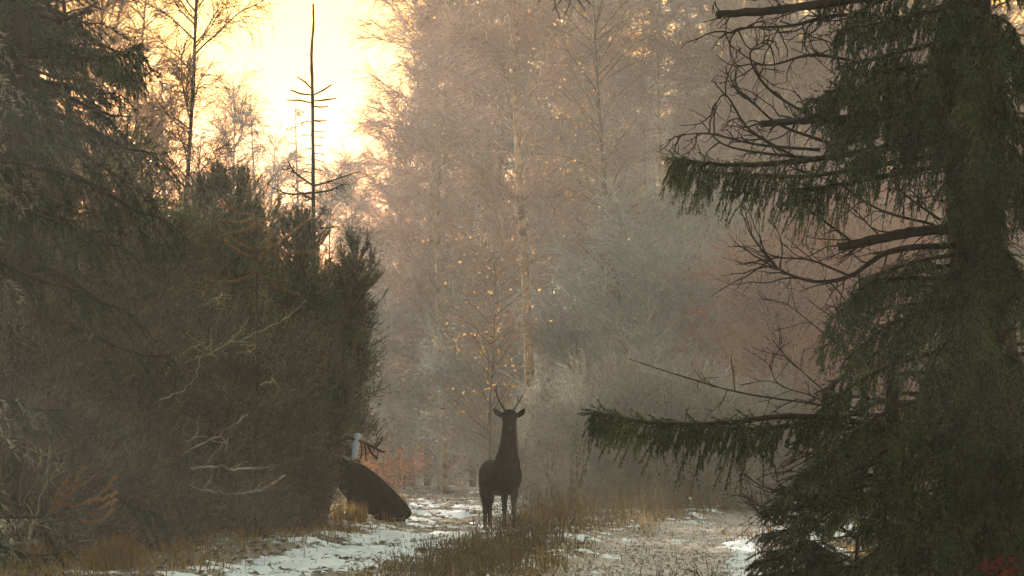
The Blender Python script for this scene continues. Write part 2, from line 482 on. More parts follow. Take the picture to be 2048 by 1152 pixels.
# thin snow lying in the tracks: a sheet that surfaces only where it is deeper than the bumps
sn = fbm(X * 1.1, Y * 0.42, 201, 4)
sn2 = fbm(X * 4.5, Y * 2.0, 215, 3)
dl = X - track_l(Y)
left_side = bell(dl + 0.35, 0.55, 0.5) * np.clip((60.5 - Y) / 4, 0, 1) * np.clip(0.72 + (48 - Y) * 0.004, 0.5, 1)
inner = bell(dl - 0.95, 0.25, 0.35) * np.clip((48 - Y) / 5, 0, 1) * 0.6
farsnow = bell(dl, 1.0, 0.8) * np.clip((Y - 64) / 5, 0, 1) * np.clip((100 - Y) / 20, 0, 1) * 0.38
rside = bell(X - track_r(Y) - 1.5, 0.45, 0.5) * np.clip((62 - Y) / 6, 0, 1) * 0.75
spots = 0.22 * np.clip((100 - Y) / 30, 0, 1) * (1 - mr)
cover = np.maximum.reduce([left_side, inner, farsnow, rside, spots])
th = cover * 1.25 + (sn - 0.5) * 1.3 + (sn2 - 0.5) * 2.1 - 0.60
SZ = Z + np.clip(th, -1, 0.9) * 0.045 + 0.004
keep = (th > -0.35)
kq = quads[keep.ravel()[quads].any(1)]
kq = kq[(Y.ravel()[kq[:, 0]] > 33) & (Y.ravel()[kq[:, 0]] < 110) & (np.abs(X.ravel()[kq[:, 0]]) < 8)]
used = np.unique(kq); remap = np.zeros(nx * ny, int); remap[used] = np.arange(len(used))
mb = MB(); mb.add(np.stack([X, Y, SZ], -1).reshape(-1, 3)[used], q=remap[kq])
tag(mb.build('snow', M['snow'], smooth=True), 'thin broken snow lying in the wheel tracks', 'snow', kind='stuff')

rng = np.random.default_rng(7)
def scatter(n, x0, x1, y0, y1, dens):
    """points by density function dens(x,y) in 0..1, more of them close by"""
    u = rng.random(n)
    y = 1.0 / (1.0 / y0 + u * (1.0 / y1 - 1.0 / y0))      # even in the picture
    x = x0 + rng.random(n) * (x1 - x0)
    k = rng.random(n) < dens(x, y)
    x, y = x[k], y[k]
    return np.stack([x, y, ground_z(x, y)], 1)

# leaf litter and wet gravel bits
def flat_bits(name, p, size, mat, label, cat):
    mb = MB(); N = len(p)
    n = nrm(np.stack([rng.normal(0, 0.35, N), rng.normal(0, 0.35, N), np.ones(N)], 1))
    a = nrm(np.cross(n, rng.normal(0, 1, (N, 3)))); b = np.cross(n, a)
    s = size * (0.5 + rng.random((N, 1))); c = p + np.array([0, 0, 0.012])
    v = np.stack([c - a * s, c - b * s * 0.6 + n * s * 0.25, c + a * s, c + b * s * 0.6 + n * s * 0.2], 1)
    i = np.arange(N)[:, None] * 4
    mb.add(v, t=np.concatenate([i + np.array([[0, 1, 2]]), i + np.array([[0, 2, 3]])]))
    return tag(mb.build(name, mat), label, cat, kind='stuff')
p = scatter(26000, -7, 7, 34, 100, lambda x, y: np.where(masks(x, y)[1] > 0.3, 0.02, 0.8))
flat_bits('fallen_leaves', p, 0.04, M['litter'], 'brown fallen leaves strewn over tracks and verges', 'leaves')
p = scatter(60000, 0, 9, 34, 90, lambda x, y: masks(x, y)[1])
flat_bits('gravel', p, 0.024, M['gravel_bit'], 'wet glinting gravel and bark bits on the bare track', 'gravel')

# grass and heather
def heath(x, y):
    dlx = x - track_l(y); drx = track_r(y) - x
    mid = np.clip(np.minimum(dlx - 1.05, drx - 1.15) / 0.25, 0, 1)
    lft = np.clip((-dlx - 2.0) / 0.4, 0, 1) * (y > 60) * 0.6
    rgt = np.clip((-drx - 2.2) / 0.4, 0, 1) * 0.7
    return np.maximum.reduce([mid, lft, rgt])
def verge(x, y):
    l, r = masks(x, y)
    return np.clip(1 - np.maximum(l, r) * 1.15, 0, 1)
mb = MB()
p = scatter(56000, -7.5, 8.5, 35, 125, lambda x, y: verge(x, y) * (1 - 0.7 * heath(x, y)) * np.clip(fbm(x * 0.8, y * 0.4, 51, 3) * 1.9 - 0.35, 0.05, 1))
h = (0.05 + 0.20 * rng.random(len(p))) * (0.6 + 0.8 * fbm(p[:, 0] * 0.6, p[:, 1] * 0.3, 57, 2))
blades(mb, p, h, 0.012, 0.6, rng)
p = scatter(7000, -4, 8, 35, 100, lambda x, y: np.maximum(*masks(x, y)) * 0.5)
blades(mb, p, 0.03 + 0.09 * rng.random(len(p)), 0.011, 0.8, rng)
tag(mb.build('grass', M['straw']), 'short straw-coloured grass along the track edges', 'grass', kind='stuff')

mb = MB()
p = scatter(26000, -7, 9, 36, 120, lambda x, y: heath(x, y) * np.clip(fbm(x * 0.9, y * 0.35, 91, 3) * 2.2 - 0.1, 0.3, 1))
N = len(p)
hh = (0.24 + 0.42 * fbm(p[:, 0] * 0.9 + 3, p[:, 1] * 0.35, 97, 3)) * (0.6 + 0.6 * rng.random(N)) * np.clip(0.65 + (p[:, 1] - 38) * 0.035, 0.6, 1.15)
st = grow(p, np.stack([rng.normal(0, 0.3, N), rng.normal(0, 0.3, N), np.ones(N)], 1), hh, 2, 0.05, 0.16, rng)
a, b = segs(st)
needles(mb, a, b, 4, 0.08, 0.010, 0.45, rng, 0.2)
blades(mb, p, hh * 1.0, 0.010, 0.65, rng)
tag(mb.build('heather', M['heather']), 'brown heather and rank grass on the ridge between the tracks', 'heather', kind='stuff')

# rusty bracken bank far down the track
mb = MB()
p = scatter(4200, -9, 1.5, 95, 150, lambda x, y: np.where((np.abs(x - track_l(y) - 0.5) > 1.5) | (y > 128), 1.0, 0.0))
N = len(p)
st = grow(p, np.stack([rng.normal(0, 0.5, N), rng.normal(0, 0.5, N), np.ones(N)], 1), 0.7 + 0.9 * rng.random(N), 4, -0.22, 0.1, rng)
a, b = segs(st)
needles(mb, a, b, 4, 0.18, 0.045, 1.1, rng)
tag(mb.build('bracken', M['bracken']), 'rusty red dead bracken bank at the far end of the track', 'bracken', kind='stuff')

# ------------------------------------------------------------------ tree and bush makers
def spruce_meshes(H, R, z0, seed, detail, mat_n, mat_b='bark', rb=0.16, nw=0.010, nl=0.035, sparse=1.0, ang=0.75):
    """(trunk mesh, branch mesh, needle mesh) of a spruce of height H"""
    rng = np.random.default_rng(seed)
    tr = MB(); br = MB(); ne = MB()
    zs = np.linspace(0, H, 14)
    ax = np.stack([0.02 * H * np.sin(zs / H * 4 + seed) * zs / H, 0.02 * H * np.cos(zs / H * 3 + seed) * zs / H, zs], 1)
    tube(tr, ax, rb * (1 - zs / H * 0.96), 7, True, 0.05, rng)
    nb = int(H * 9 * detail * sparse)
    z = z0 + (H * 0.985 - z0) * rng.random(nb) ** 0.85
    az = rng.random(nb) * 2 * np.pi
    rel = (z - z0) / (H - z0)
    Lb = R * (1 - rel) ** 0.75 * (0.7 + 0.5 * rng.random(nb)) + 0.12
    px = np.interp(z, zs, ax[:, 0]); py = np.interp(z, zs, ax[:, 1])
    p0 = np.stack([px, py, z], 1)
    d0 = np.stack([np.cos(az), np.sin(az), 0.05 + 0.6 * rel ** 1.5 + rng.normal(0, 0.1, nb)], 1)
    B = grow(p0, d0, Lb, 5, [-0.12, -0.16, -0.10, 0.05, 0.18], 0.05, rng)
    taper_prisms(br, B, 0.012 + 0.012 * Lb, 0.003, 4)
    k = np.maximum(3, (Lb * 9 * detail).astype(int)); idx = np.repeat(np.arange(nb), k)
    t = 0.12 + 0.88 * rng.random(len(idx))
    sp, tg = sample(B, idx, t)
    side = nrm(np.cross(tg, np.array([[0, 0, 1.0]]))) * np.where(rng.random((len(idx), 1)) < 0.5, -1, 1)
    d1 = tg * 0.7 + side * (0.5 + 0.5 * rng.random((len(idx), 1))) + np.array([[0, 0, -0.25]])
    L1 = Lb[idx] * (0.18 + 0.30 * (1 - t)) * (0.6 + 0.7 * rng.random(len(idx))) + 0.06
    S = grow(sp, d1, L1, 3, [-0.2, -0.22, -0.1], 0.08, rng)
    a, b = segs(S)
    prisms(br, a, b, 0.004, 0.003, 3)
    ln = max(3, int(round(6 * detail)))
    needles(ne, a, b, ln, nl, nw, ang, rng)
    a, b = segs(B[:, 2:]); needles(ne, a, b, ln, nl, nw, ang, rng)
    # leader
    needles(ne, np.array([[ax[-1, 0], ax[-1, 1], H * 0.9]]), np.array([ax[-1]]), 30, nl, nw, ang, rng)
    return tr.mesh('trunk', M[mat_b], True), br.mesh('branches', M[mat_b]), ne.mesh('crown', M[mat_n])

def bush_meshes(H, R, seed, shoots, mat, needle_l=0.05, needle_w=0.009, per=12, shoot_l=0.30, top_taper=1.0, up=0.8, z_low=0.0):
    """(stems, crown) of a dense upright bush or young pine"""
    rng = np.random.default_rng(seed)
    st = MB(); cr = MB()
    ns = 16
    az = rng.random(ns) * 2 * np.pi; rr = R * (0.2 + 0.6 * rng.random(ns))
    d = np.stack([np.cos(az) * rr, np.sin(az) * rr, np.full(ns, H * 0.8)], 1)
    p = np.stack([np.cos(az), np.sin(az), np.zeros(ns)], 1) * 0.12 * R
    S = grow(p, d, H * (0.6 + 0.35 * rng.random(ns)), 8, 0.03, 0.10, rng)
    taper_prisms(st, S, 0.035, 0.006, 5)
    # lobes give the outline its bumps
    nl = 70
    lz = z_low + (1 - z_low) * rng.random(nl); la = rng.random(nl) * 2 * np.pi
    prof = np.sqrt(np.clip(1 - np.abs(lz * 1.12 - 0.25) ** 2.0 * top_taper, 0.05, 1))
    lo_ = 0.35 + 0.5 * rng.random(nl) ** 0.5
    lc = np.stack([np.cos(la) * R * lo_ * prof, np.sin(la) * R * lo_ * prof, (0.05 + 0.87 * lz) * H], 1)
    lr = R * (0.15 + 0.20 * rng.random(nl)) * (0.55 + 0.45 * prof)
    k = rng.integers(0, nl, shoots)
    u = nrm(rng.normal(0, 1, (shoots, 3)))
    q = lc[k] + u * (lr[k] * rng.random(shoots) ** 0.33)[:, None] * np.array([[1, 1, 1.25]])
    q[:, 2] = np.clip(q[:, 2], 0.03, None)
    out = q.copy(); out[:, 2] = 0; out = nrm(out)
    d = out * 0.5 + u * 0.6 + np.array([[0, 0, up * 0.8]]) + rng.normal(0, 0.42, (shoots, 3))
    G = grow(q, d, shoot_l * (0.5 + rng.random(shoots)), 2, 0.08, 0.12, rng)
    a, b = segs(G)
    prisms(cr, a[::2], b[::2], 0.005, 0.003, 3)
    needles(cr, a, b, per // 2, needle_l, needle_w, 0.5, rng, 0.1)
    return st.mesh('stems', M['twig_brown'], True), cr.mesh('crown', M[mat])

def birch_meshes(H, R, seed, z0, twigs, leaf_n, trunk_r=0.09, mat_t='birch_bark', mat_w='birch_twig', mat_l='birch_leaf', tw=0.008, leaf=0.05, lean=0.0, droop=-0.10, forks=1):
    rng = np.random.default_rng(seed)
    tr = MB(); cr = MB(); lf = MB()
    zs = np.linspace(0, 1, 12)
    ax = np.stack([lean * zs ** 1.3 * H + 0.012 * H * np.sin(zs * 6 + seed), 0.012 * H * np.cos(zs * 5 + seed) * zs, zs * H], 1)
    tube(tr, ax, trunk_r * (1 - zs * 0.93), 8, True, 0.04, rng)
    nb = int(40 + 3 * H)
    z = z0 + (H * 0.97 - z0) * rng.random(nb) ** 0.9
    rel = (z - z0) / (H - z0)
    az = rng.random(nb) * 2 * np.pi
    Lb = R * (0.45 + 0.7 * np.sin(np.clip(rel * 2.6 + 0.35, 0, 3.0))) * (0.6 + 0.6 * rng.random(nb))
    p0 = np.stack([np.interp(z / H, zs, ax[:, 0]), np.interp(z / H, zs, ax[:, 1]), z], 1)
    d0 = np.stack([np.cos(az), np.sin(az), 0.75 + 0.5 * rel + rng.normal(0, 0.2, nb)], 1)
    B = grow(p0, d0, Lb, 6, [0.03, 0.0, -0.03, droop, droop, droop], 0.10, rng)
    taper_prisms(tr, B, 0.006 + 0.007 * Lb, 0.004, 4)
    k = np.maximum(5, (twigs * Lb / Lb.sum()).astype(int) // 6); idx = np.repeat(np.arange(nb), k)
    t = 0.15 + 0.85 * rng.random(len(idx))
    sp, tg = sample(B, idx, t)
    d1 = tg + rng.normal(0, 0.55, (len(idx), 3))
    S = grow(sp, d1, 0.35 + 0.5 * rng.random(len(idx)), 3, droop, 0.14, rng)
    a, b = segs(S); prisms(cr, a, b, tw * 0.6, tw * 0.45, 3)
    idx2 = np.repeat(np.arange(len(S)), 5); t2 = rng.random(len(idx2))
    sp, tg = sample(S, idx2, t2)
    d2 = nrm(tg + rng.normal(0, 0.6, sp.shape) + np.array([[0, 0, droop * 2]]))
    L2 = (0.15 + 0.35 * rng.random((len(idx2), 1)))
    e = sp + d2 * L2
    sd_ = nrm(np.cross(d2, rng.normal(0, 1, d2.shape))) * tw * 0.5
    v = np.stack([sp - sd_, sp + sd_, e], 1); cr.add(v, t=np.arange(len(sp) * 3).reshape(-1, 3))
    if leaf_n:
        s = rng.integers(0, len(e), leaf_n)
        patch = fbm(e[s][:, 0] * 0.9 + 40 + e[s][:, 1] * 0.5, e[s][:, 2] * 0.8, seed + 3, 2)
        s = s[patch > 0.42]
        leaves(lf, e[s], leaf, rng, 0.8)
    return tr.mesh('trunk', M[mat_t], True), cr.mesh('twigs', M[mat_w]), (lf.mesh('leaves', M[mat_l]) if leaf_n else None)

def put(name, meshes, names, label, cat, x, y, group=None, s=1.0, sz=None, rz=0.0, z=None):
    t = thing(name, label, cat, (x, y, gz(x, y) - 0.03 if z is None else z), rz, group)
    t.scale = (s, s, sz if sz else s)
    for me, n in zip(meshes, names):
        if me is not None: link(n, me, t)
    return t

rnd = random.Random(3)

# ------------------------------------------------------------------ two deer
def loft(mb, rings, n=14):
    """closed body through rings (centre, half-width along side, half-height along up, axis direction)"""
    pts = np.array([r[0] for r in rings], float)
    tan = nrm(np.gradient(pts, axis=0)); v = []; last = None
    for i, r in enumerate(rings):
        side = np.cross(tan[i], np.array([0, 0, 1.0]))
        if np.linalg.norm(side) < 0.35: side = np.array([1.0, 0, 0]) - tan[i] * tan[i][0]
        if last is not None and np.linalg.norm(last - tan[i] * np.dot(last, tan[i])) > 0.2: side = last - tan[i] * np.dot(last, tan[i])
        side = side / np.linalg.norm(side); up = np.cross(side, tan[i]); last = side
        for k in range(n):
            a = 2 * np.pi * k / n
            v.append(pts[i] + side * math.cos(a) * r[1] + up * math.sin(a) * r[2])
    m = len(rings); q = []; t = []
    for i in range(m - 1):
        for k in range(n):
            q.append((i * n + k, i * n + (k + 1) % n, (i + 1) * n + (k + 1) % n, (i + 1) * n + k))
    v.append(pts[0]); v.append(pts[-1])
    for k in range(n):
        t.append((m * n, (k + 1) % n, k)); t.append((m * n + 1, (m - 1) * n + k, (m - 1) * n + (k + 1) % n))
    mb.add(v, t=t, q=q)

def fuse(mb, name, mat, voxel, parent):
    """one continuous skin over overlapping lofts"""
    me = mb.mesh(name + '_raw')
    bm = bmesh.new(); bm.from_mesh(me); bmesh.ops.recalc_face_normals(bm, faces=bm.faces); bm.to_mesh(me); bm.free()
    o = bpy.data.objects.new(name + '_raw', me); col.objects.link(o)
    r = o.modifiers.new('r', 'REMESH'); r.mode = 'VOXEL'; r.voxel_size = voxel
    s = o.modifiers.new('s', 'SMOOTH'); s.factor = 0.5; s.iterations = 6
    dg = bpy.context.evaluated_depsgraph_get(); dg.update()
    out = bpy.data.meshes.new_from_object(o.evaluated_get(dg))
    bpy.data.objects.remove(o); bpy.data.meshes.remove(me)
    out.name = name
    out.materials.clear(); out.materials.append(mat)
    out.polygons.foreach_set('use_smooth', np.ones(len(out.polygons), bool))
    return link(name, out, parent)

def ball(mb, c, r, n=8):
    m = n // 2 + 1; v = []; q = []
    for i in range(m + 1):
        th = math.pi * i / m
        for k in range(n):
            ph = 2 * math.pi * k / n
            v.append((c[0] + r * math.sin(th) * math.cos(ph), c[1] + r * math.sin(th) * math.sin(ph), c[2] + r * math.cos(th)))
    for i in range(m):
        for k in range(n):
            q.append((i * n + k, (i + 1) * n + k, (i + 1) * n + (k + 1) % n, i * n + (k + 1) % n))
    mb.add(v, q=q)

def hoof(parent, x, y, z):
    mb = MB()
    for s in (-1, 1):
        loft(mb, [((x + s * 0.018, y, z + 0.06), 0.016, 0.02), ((x + s * 0.02, y - 0.015, z + 0.03), 0.02, 0.03), ((x + s * 0.02, y - 0.02, z), 0.022, 0.036)], 7)
    mb.build('hoof', M['hoof'], parent, True)

sx, sy = PX(1016, 60), 60.0
sz0 = gz(sx, sy)
stag = thing('deer', 'dark alert stag standing on the track and facing the camera', 'deer', (sx, sy, sz0))
mb = MB()
# trunk: chest at the front (towards the camera), rump behind and to one side
loft(mb, [((0.03, -0.36, 0.86), 0.07, 0.12), ((0.02, -0.30, 0.86), 0.17, 0.22), ((0.0, -0.14, 0.85), 0.225, 0.285), ((-0.06, 0.10, 0.83), 0.235, 0.29),
          ((-0.14, 0.36, 0.81), 0.235, 0.275), ((-0.21, 0.60, 0.83), 0.215, 0.255), ((-0.27, 0.82, 0.86), 0.205, 0.245), ((-0.31, 0.98, 0.87), 0.15, 0.19), ((-0.33, 1.06, 0.87), 0.06, 0.09)], 20)
# neck with its mane, then head pointing at the camera
loft(mb, [((-0.03, 0.02, 0.93), 0.215, 0.24), ((-0.01, -0.14, 1.08), 0.20, 0.215), ((0.0, -0.22, 1.25), 0.150, 0.17), ((0.015, -0.26, 1.42), 0.126, 0.15),
          ((0.022, -0.28, 1.58), 0.116, 0.135), ((0.025, -0.29, 1.72), 0.108, 0.12), ((0.025, -0.29, 1.80), 0.09, 0.09)], 18)
loft(mb, [((0.025, -0.18, 1.80), 0.06, 0.05), ((0.025, -0.25, 1.79), 0.125, 0.105), ((0.025, -0.34, 1.765), 0.128, 0.108), ((0.025, -0.44, 1.715), 0.10, 0.095),
          ((0.025, -0.56, 1.65), 0.074, 0.075), ((0.025, -0.66, 1.605), 0.062, 0.062), ((0.025, -0.71, 1.585), 0.05, 0.05), ((0.025, -0.735, 1.575), 0.025, 0.025)], 16)
# ears, leaf shaped and held out to the sides
for s in (-1, 1):
    loft(mb, [((0.025 + s * 0.09, -0.24, 1.79), 0.022, 0.03), ((0.025 + s * 0.14, -0.24, 1.80), 0.03, 0.048), ((0.025 + s * 0.19, -0.235, 1.835), 0.026, 0.052),
              ((0.025 + s * 0.23, -0.23, 1.88), 0.018, 0.036), ((0.025 + s * 0.245, -0.225, 1.915), 0.008, 0.012)], 10)
# forelegs
for (lx, ly, fx) in ((0.085, -0.16, 0.095), (-0.07, -0.10, -0.055)):
    loft(mb, [((lx, ly + 0.03, 0.78), 0.085, 0.13), ((lx, ly + 0.01, 0.64), 0.075, 0.10), ((fx, ly - 0.01, 0.52), 0.056, 0.066), ((fx, ly - 0.01, 0.40), 0.044, 0.050), ((fx, ly - 0.02, 0.34), 0.044, 0.052),
              ((fx, ly, 0.25), 0.034, 0.036), ((fx, ly, 0.14), 0.032, 0.034), ((fx, ly - 0.01, 0.09), 0.038, 0.042), ((fx, ly - 0.02, 0.04), 0.034, 0.040)], 12)
# hind legs: thigh, hock, shank
for (lx, ly) in ((-0.29, 0.90), (-0.365, 0.78)):
    loft(mb, [((lx, ly, 0.88), 0.10, 0.20), ((lx, ly - 0.03, 0.70), 0.10, 0.17), ((lx, ly - 0.06, 0.56), 0.085, 0.115), ((lx, ly + 0.02, 0.45), 0.062, 0.075), ((lx, ly + 0.11, 0.37), 0.048, 0.055),
              ((lx, ly + 0.10, 0.26), 0.040, 0.042), ((lx, ly + 0.07, 0.13), 0.036, 0.038), ((lx, ly + 0.05, 0.08), 0.042, 0.044), ((lx, ly + 0.04, 0.03), 0.036, 0.040)], 12)
loft(mb, [((-0.31, 1.02, 0.98), 0.04, 0.04), ((-0.33, 1.11, 0.92), 0.035, 0.035), ((-0.335, 1.14, 0.82), 0.02, 0.02)], 8)
fuse(mb, 'body', M['hide'], 0.015, stag)
for (fx, fy) in ((0.095, -0.18), (-0.055, -0.12), (-0.29, 0.94), (-0.365, 0.82)):
    hoof(stag, fx, fy, 0.0)
for s, path, tine in ((-1, [(-0.035, -0.27, 1.86), (-0.075, -0.27, 1.92), (-0.135, -0.26, 2.02), (-0.175, -0.25, 2.13), (-0.185, -0.24, 2.22), (-0.175, -0.24, 2.27)], [(-0.175, -0.25, 2.13), (-0.205, -0.27, 2.19), (-0.22, -0.28, 2.24)]),
                     (1, [(0.085, -0.27, 1.86), (0.11, -0.27, 1.92), (0.15, -0.26, 1.98), (0.185, -0.25, 2.03), (0.215, -0.24, 2.09), (0.23, -0.24, 2.14)], [(0.155, -0.26, 1.99), (0.155, -0.31, 2.06), (0.16, -0.33, 2.10)])):
    mb = MB(); pp = smooth_path(path, 4); tube(mb, pp, np.linspace(0.017, 0.007, len(pp)), 7)
    pp = smooth_path(tine, 4); tube(mb, pp, np.linspace(0.012, 0.006, len(pp)), 6)
    mb.build('antler', M['antler'], stag, True)
    mb = MB(); ball(mb, (0.025 + s * 0.098, -0.40, 1.775), 0.022); mb.build('eye', M['hoof'], stag, True)
mb = MB(); pp = smooth_path([(0.115, -0.37, 1.62), (0.13, -0.36, 1.45), (0.14, -0.33, 1.28), (0.155, -0.27, 1.12)], 5)  # pale strip along the neck in place of light catching its edge
tube(mb, pp, np.interp(np.arange(len(pp)), [0, 5, len(pp) - 1], [0.010, 0.020, 0.008]), 6, True, 0.15, np.random.default_rng(5)); mb.build('lit_rim_strip', M['twig_brown'], stag, True)['label'] = 'pale strip put in for the lit rim down the side of the neck'
mb = MB(); ball(mb, (0.025, -0.725, 1.585), 0.034, 10); mb.build('nose', M['hoof'], stag, True)

# second deer, rising beside the bush with its hindquarters still on the ground
dx, dy = PX(745, 62), 62.0
deer2 = thing('deer', 'dark deer half hidden by the bush, hindquarters down on the ground', 'deer', (dx, dy, gz(dx, dy)))
def D2(px, py, off=0.0):
    q = P(px, py, 62.0 + off); return (q[0] - dx, off, q[2] - gz(dx, dy))
mb = MB()
loft(mb, [(D2(678, 925), 0.10, 0.10), (D2(690, 938), 0.17, 0.20), (D2(704, 955), 0.22, 0.285), (D2(724, 975), 0.245, 0.315), (D2(748, 993), 0.25, 0.30), (D2(774, 1009), 0.24, 0.255),
          (D2(796, 1020), 0.20, 0.19), (D2(812, 1026), 0.13, 0.12), (D2(822, 1029), 0.05, 0.05)], 20)
loft(mb, [(D2(706, 962), 0.20, 0.25), (D2(694, 928), 0.17, 0.19), (D2(684, 895), 0.135, 0.15), (D2(676, 862), 0.115, 0.125), (D2(670, 835), 0.10, 0.10)], 16)
loft(mb, [(D2(680, 822, .05), 0.06, 0.06), (D2(668, 826), 0.105, 0.10), (D2(652, 833), 0.095, 0.095), (D2(632, 845), 0.068, 0.07), (D2(618, 853), 0.05, 0.05), (D2(612, 857), 0.02, 0.02)], 14)
for s in (-1, 1):
    loft(mb, [(D2(676, 822, s * .08), 0.025, 0.025), (D2(680, 812, s * .15), 0.045, 0.03), (D2(684, 804, s * .21), 0.04, 0.02), (D2(686, 797, s * .24), 0.01, 0.01)], 8)
    loft(mb, [(D2(706, 985, s * .12), 0.085, 0.11), (D2(700, 1003, s * .12), 0.06, 0.075), (D2(697, 1018, s * .12), 0.045, 0.05), (D2(697, 1030, s * .12), 0.036, 0.038), (D2(697, 1040, s * .12), 0.035, 0.036)], 10)
    loft(mb, [(D2(790, 1015, s * .17), 0.10, 0.13), (D2(772, 1026, s * .22), 0.085, 0.11), (D2(752, 1036, s * .23), 0.055, 0.06), (D2(772, 1040, s * .22), 0.04, 0.04), (D2(800, 1040, s * .20), 0.035, 0.032), (D2(812, 1041, s * .20), 0.03, 0.03)], 10)
fuse(mb, 'body', M['hide'], 0.018, deer2)

# ------------------------------------------------------------------ left side: young conifers and gorse in front, birches behind
TN = ('trunk', 'branches', 'crown')
BN = ('stems', 'crown')
WN = ('trunk', 'twigs', 'leaves')
sp_left = spruce_meshes(10.5, 1.55, 0.15, 21, 1.75, 'needle_dark', nw=0.017, nl=0.048)
def top_h(px, py, d):
    return P(px, py, d)[2]
put('spruce_tree', sp_left, TN, 'tall dark spruce filling the upper left edge of the picture', 'tree', PX(40, 44), 44, s=1.15, sz=1.75)
for px, d, s_, sz_, rz_, lab in ((-190, 40, 1.3, 1.8, 1.0, 'tall dark spruce beyond the left edge, first of the added shade row'), (-120, 49, 1.3, 1.8, 2.0, 'tall dark spruce beyond the left edge, second of the added shade row'),  # spruces added, mostly out of view, to shade the haze near the camera
                                 (-330, 45, 1.4, 1.9, 3.0, 'tall dark spruce beyond the left edge, third of the added shade row'), (-420, 36, 1.4, 1.8, 4.0, 'tall dark spruce beyond the left edge, fourth of the added shade row'),
                                 (-60, 57, 1.3, 1.7, 5.0, 'tall dark spruce added for shade behind the leftmost spruce')):
    put('spruce_tree', sp_left, TN, lab, 'tree', PX(px, d), d, 'spruces added for shade beyond the left edge', s_, sz_, rz_)
put('spruce_tree', sp_left, TN, 'dark spruce rising behind the gorse next to the leftmost spruce', 'tree', PX(118, 51), 51, s=0.9, sz=0.80, rz=2.1)
bushA = bush_meshes(5.0, 1.15, 31, 3800, 'gorse', 0.055, 0.012, 16, 0.32, 1.0)
bushB = bush_meshes(4.4, 1.05, 32, 3800, 'gorse', 0.055, 0.012, 16, 0.32, 0.9)
bushD = bush_meshes(4.4, 1.05, 36, 3400, 'gorse', 0.055, 0.012, 16, 0.32, 0.9, z_low=0.26)
bushC = bush_meshes(2.8, 1.15, 33, 3500, 'gorse_brown', 0.055, 0.012, 16, 0.30, 0.8)
for kind, px, d, s, sz_, rz, lab in (
        (bushA, 185, 50, 1.15, 1.12, 0.3, 'tall gorse bush below the outstretched spruce bough'),
        (bushA, 300, 53.5, 1.05, 0.98, 1.9, 'tall gorse bush under the bare birch'),
        (bushB, 415, 55, 1.05, 1.08, 0.8, 'upright gorse bush behind the dead orange sapling'),
        (bushD, 560, 57, 1.0, 0.97, 2.6, 'gorse bush below the thin bare spruce leader'),
        (bushD, 628, 57.5, 0.92, 0.95, 4.0, 'gorse bush whose ragged edge hides the crouching deer'),
        (bushA, 20, 47, 1.0, 0.80, 5.0, 'dark gorse bush at the left edge below the tall spruce'),
        (bushC, 90, 45, 1.0, 1.0, 0.0, 'brown gorse bush above the orange dead branch'),
        (bushC, 235, 47.5, 1.05, 1.0, 1.2, 'low brown gorse bush left of the green broom stems'),
        (bushC, 375, 50.5, 1.05, 1.05, 2.2, 'low brown gorse bush behind the bleached branches'),
        (bushC, 500, 53.5, 1.0, 1.05, 3.3, 'low brown gorse bush right of the green broom stems'),
        (bushD, 640, 59.5, 0.72, 0.95, 0.9, 'gorse bush at the back of the ragged bush edge'),
        (bushC, 25, 42.5, 1.0, 1.0, 5.4, 'brown gorse bush in the lower left corner behind the straw'),
        (bushB, 470, 60, 1.0, 1.0, 1.1, 'gorse bush hidden between the dead sapling and the bare leader'),
        (bushB, 560, 61, 0.9, 0.95, 5.1, 'gorse bush at the back below the bare leader'),
        (bushA, 240, 58, 1.1, 1.0, 4.1, 'gorse bush at the back under the slanting birch'),
        (bushC, 540, 56, 0.72, 0.80, 4.4, 'small brown gorse bush left of the crouching deer')):
    put('gorse_bush', kind, BN, lab, 'bush', PX(px, d), d, 'gorse bushes on the left bank', s, sz_, rz)

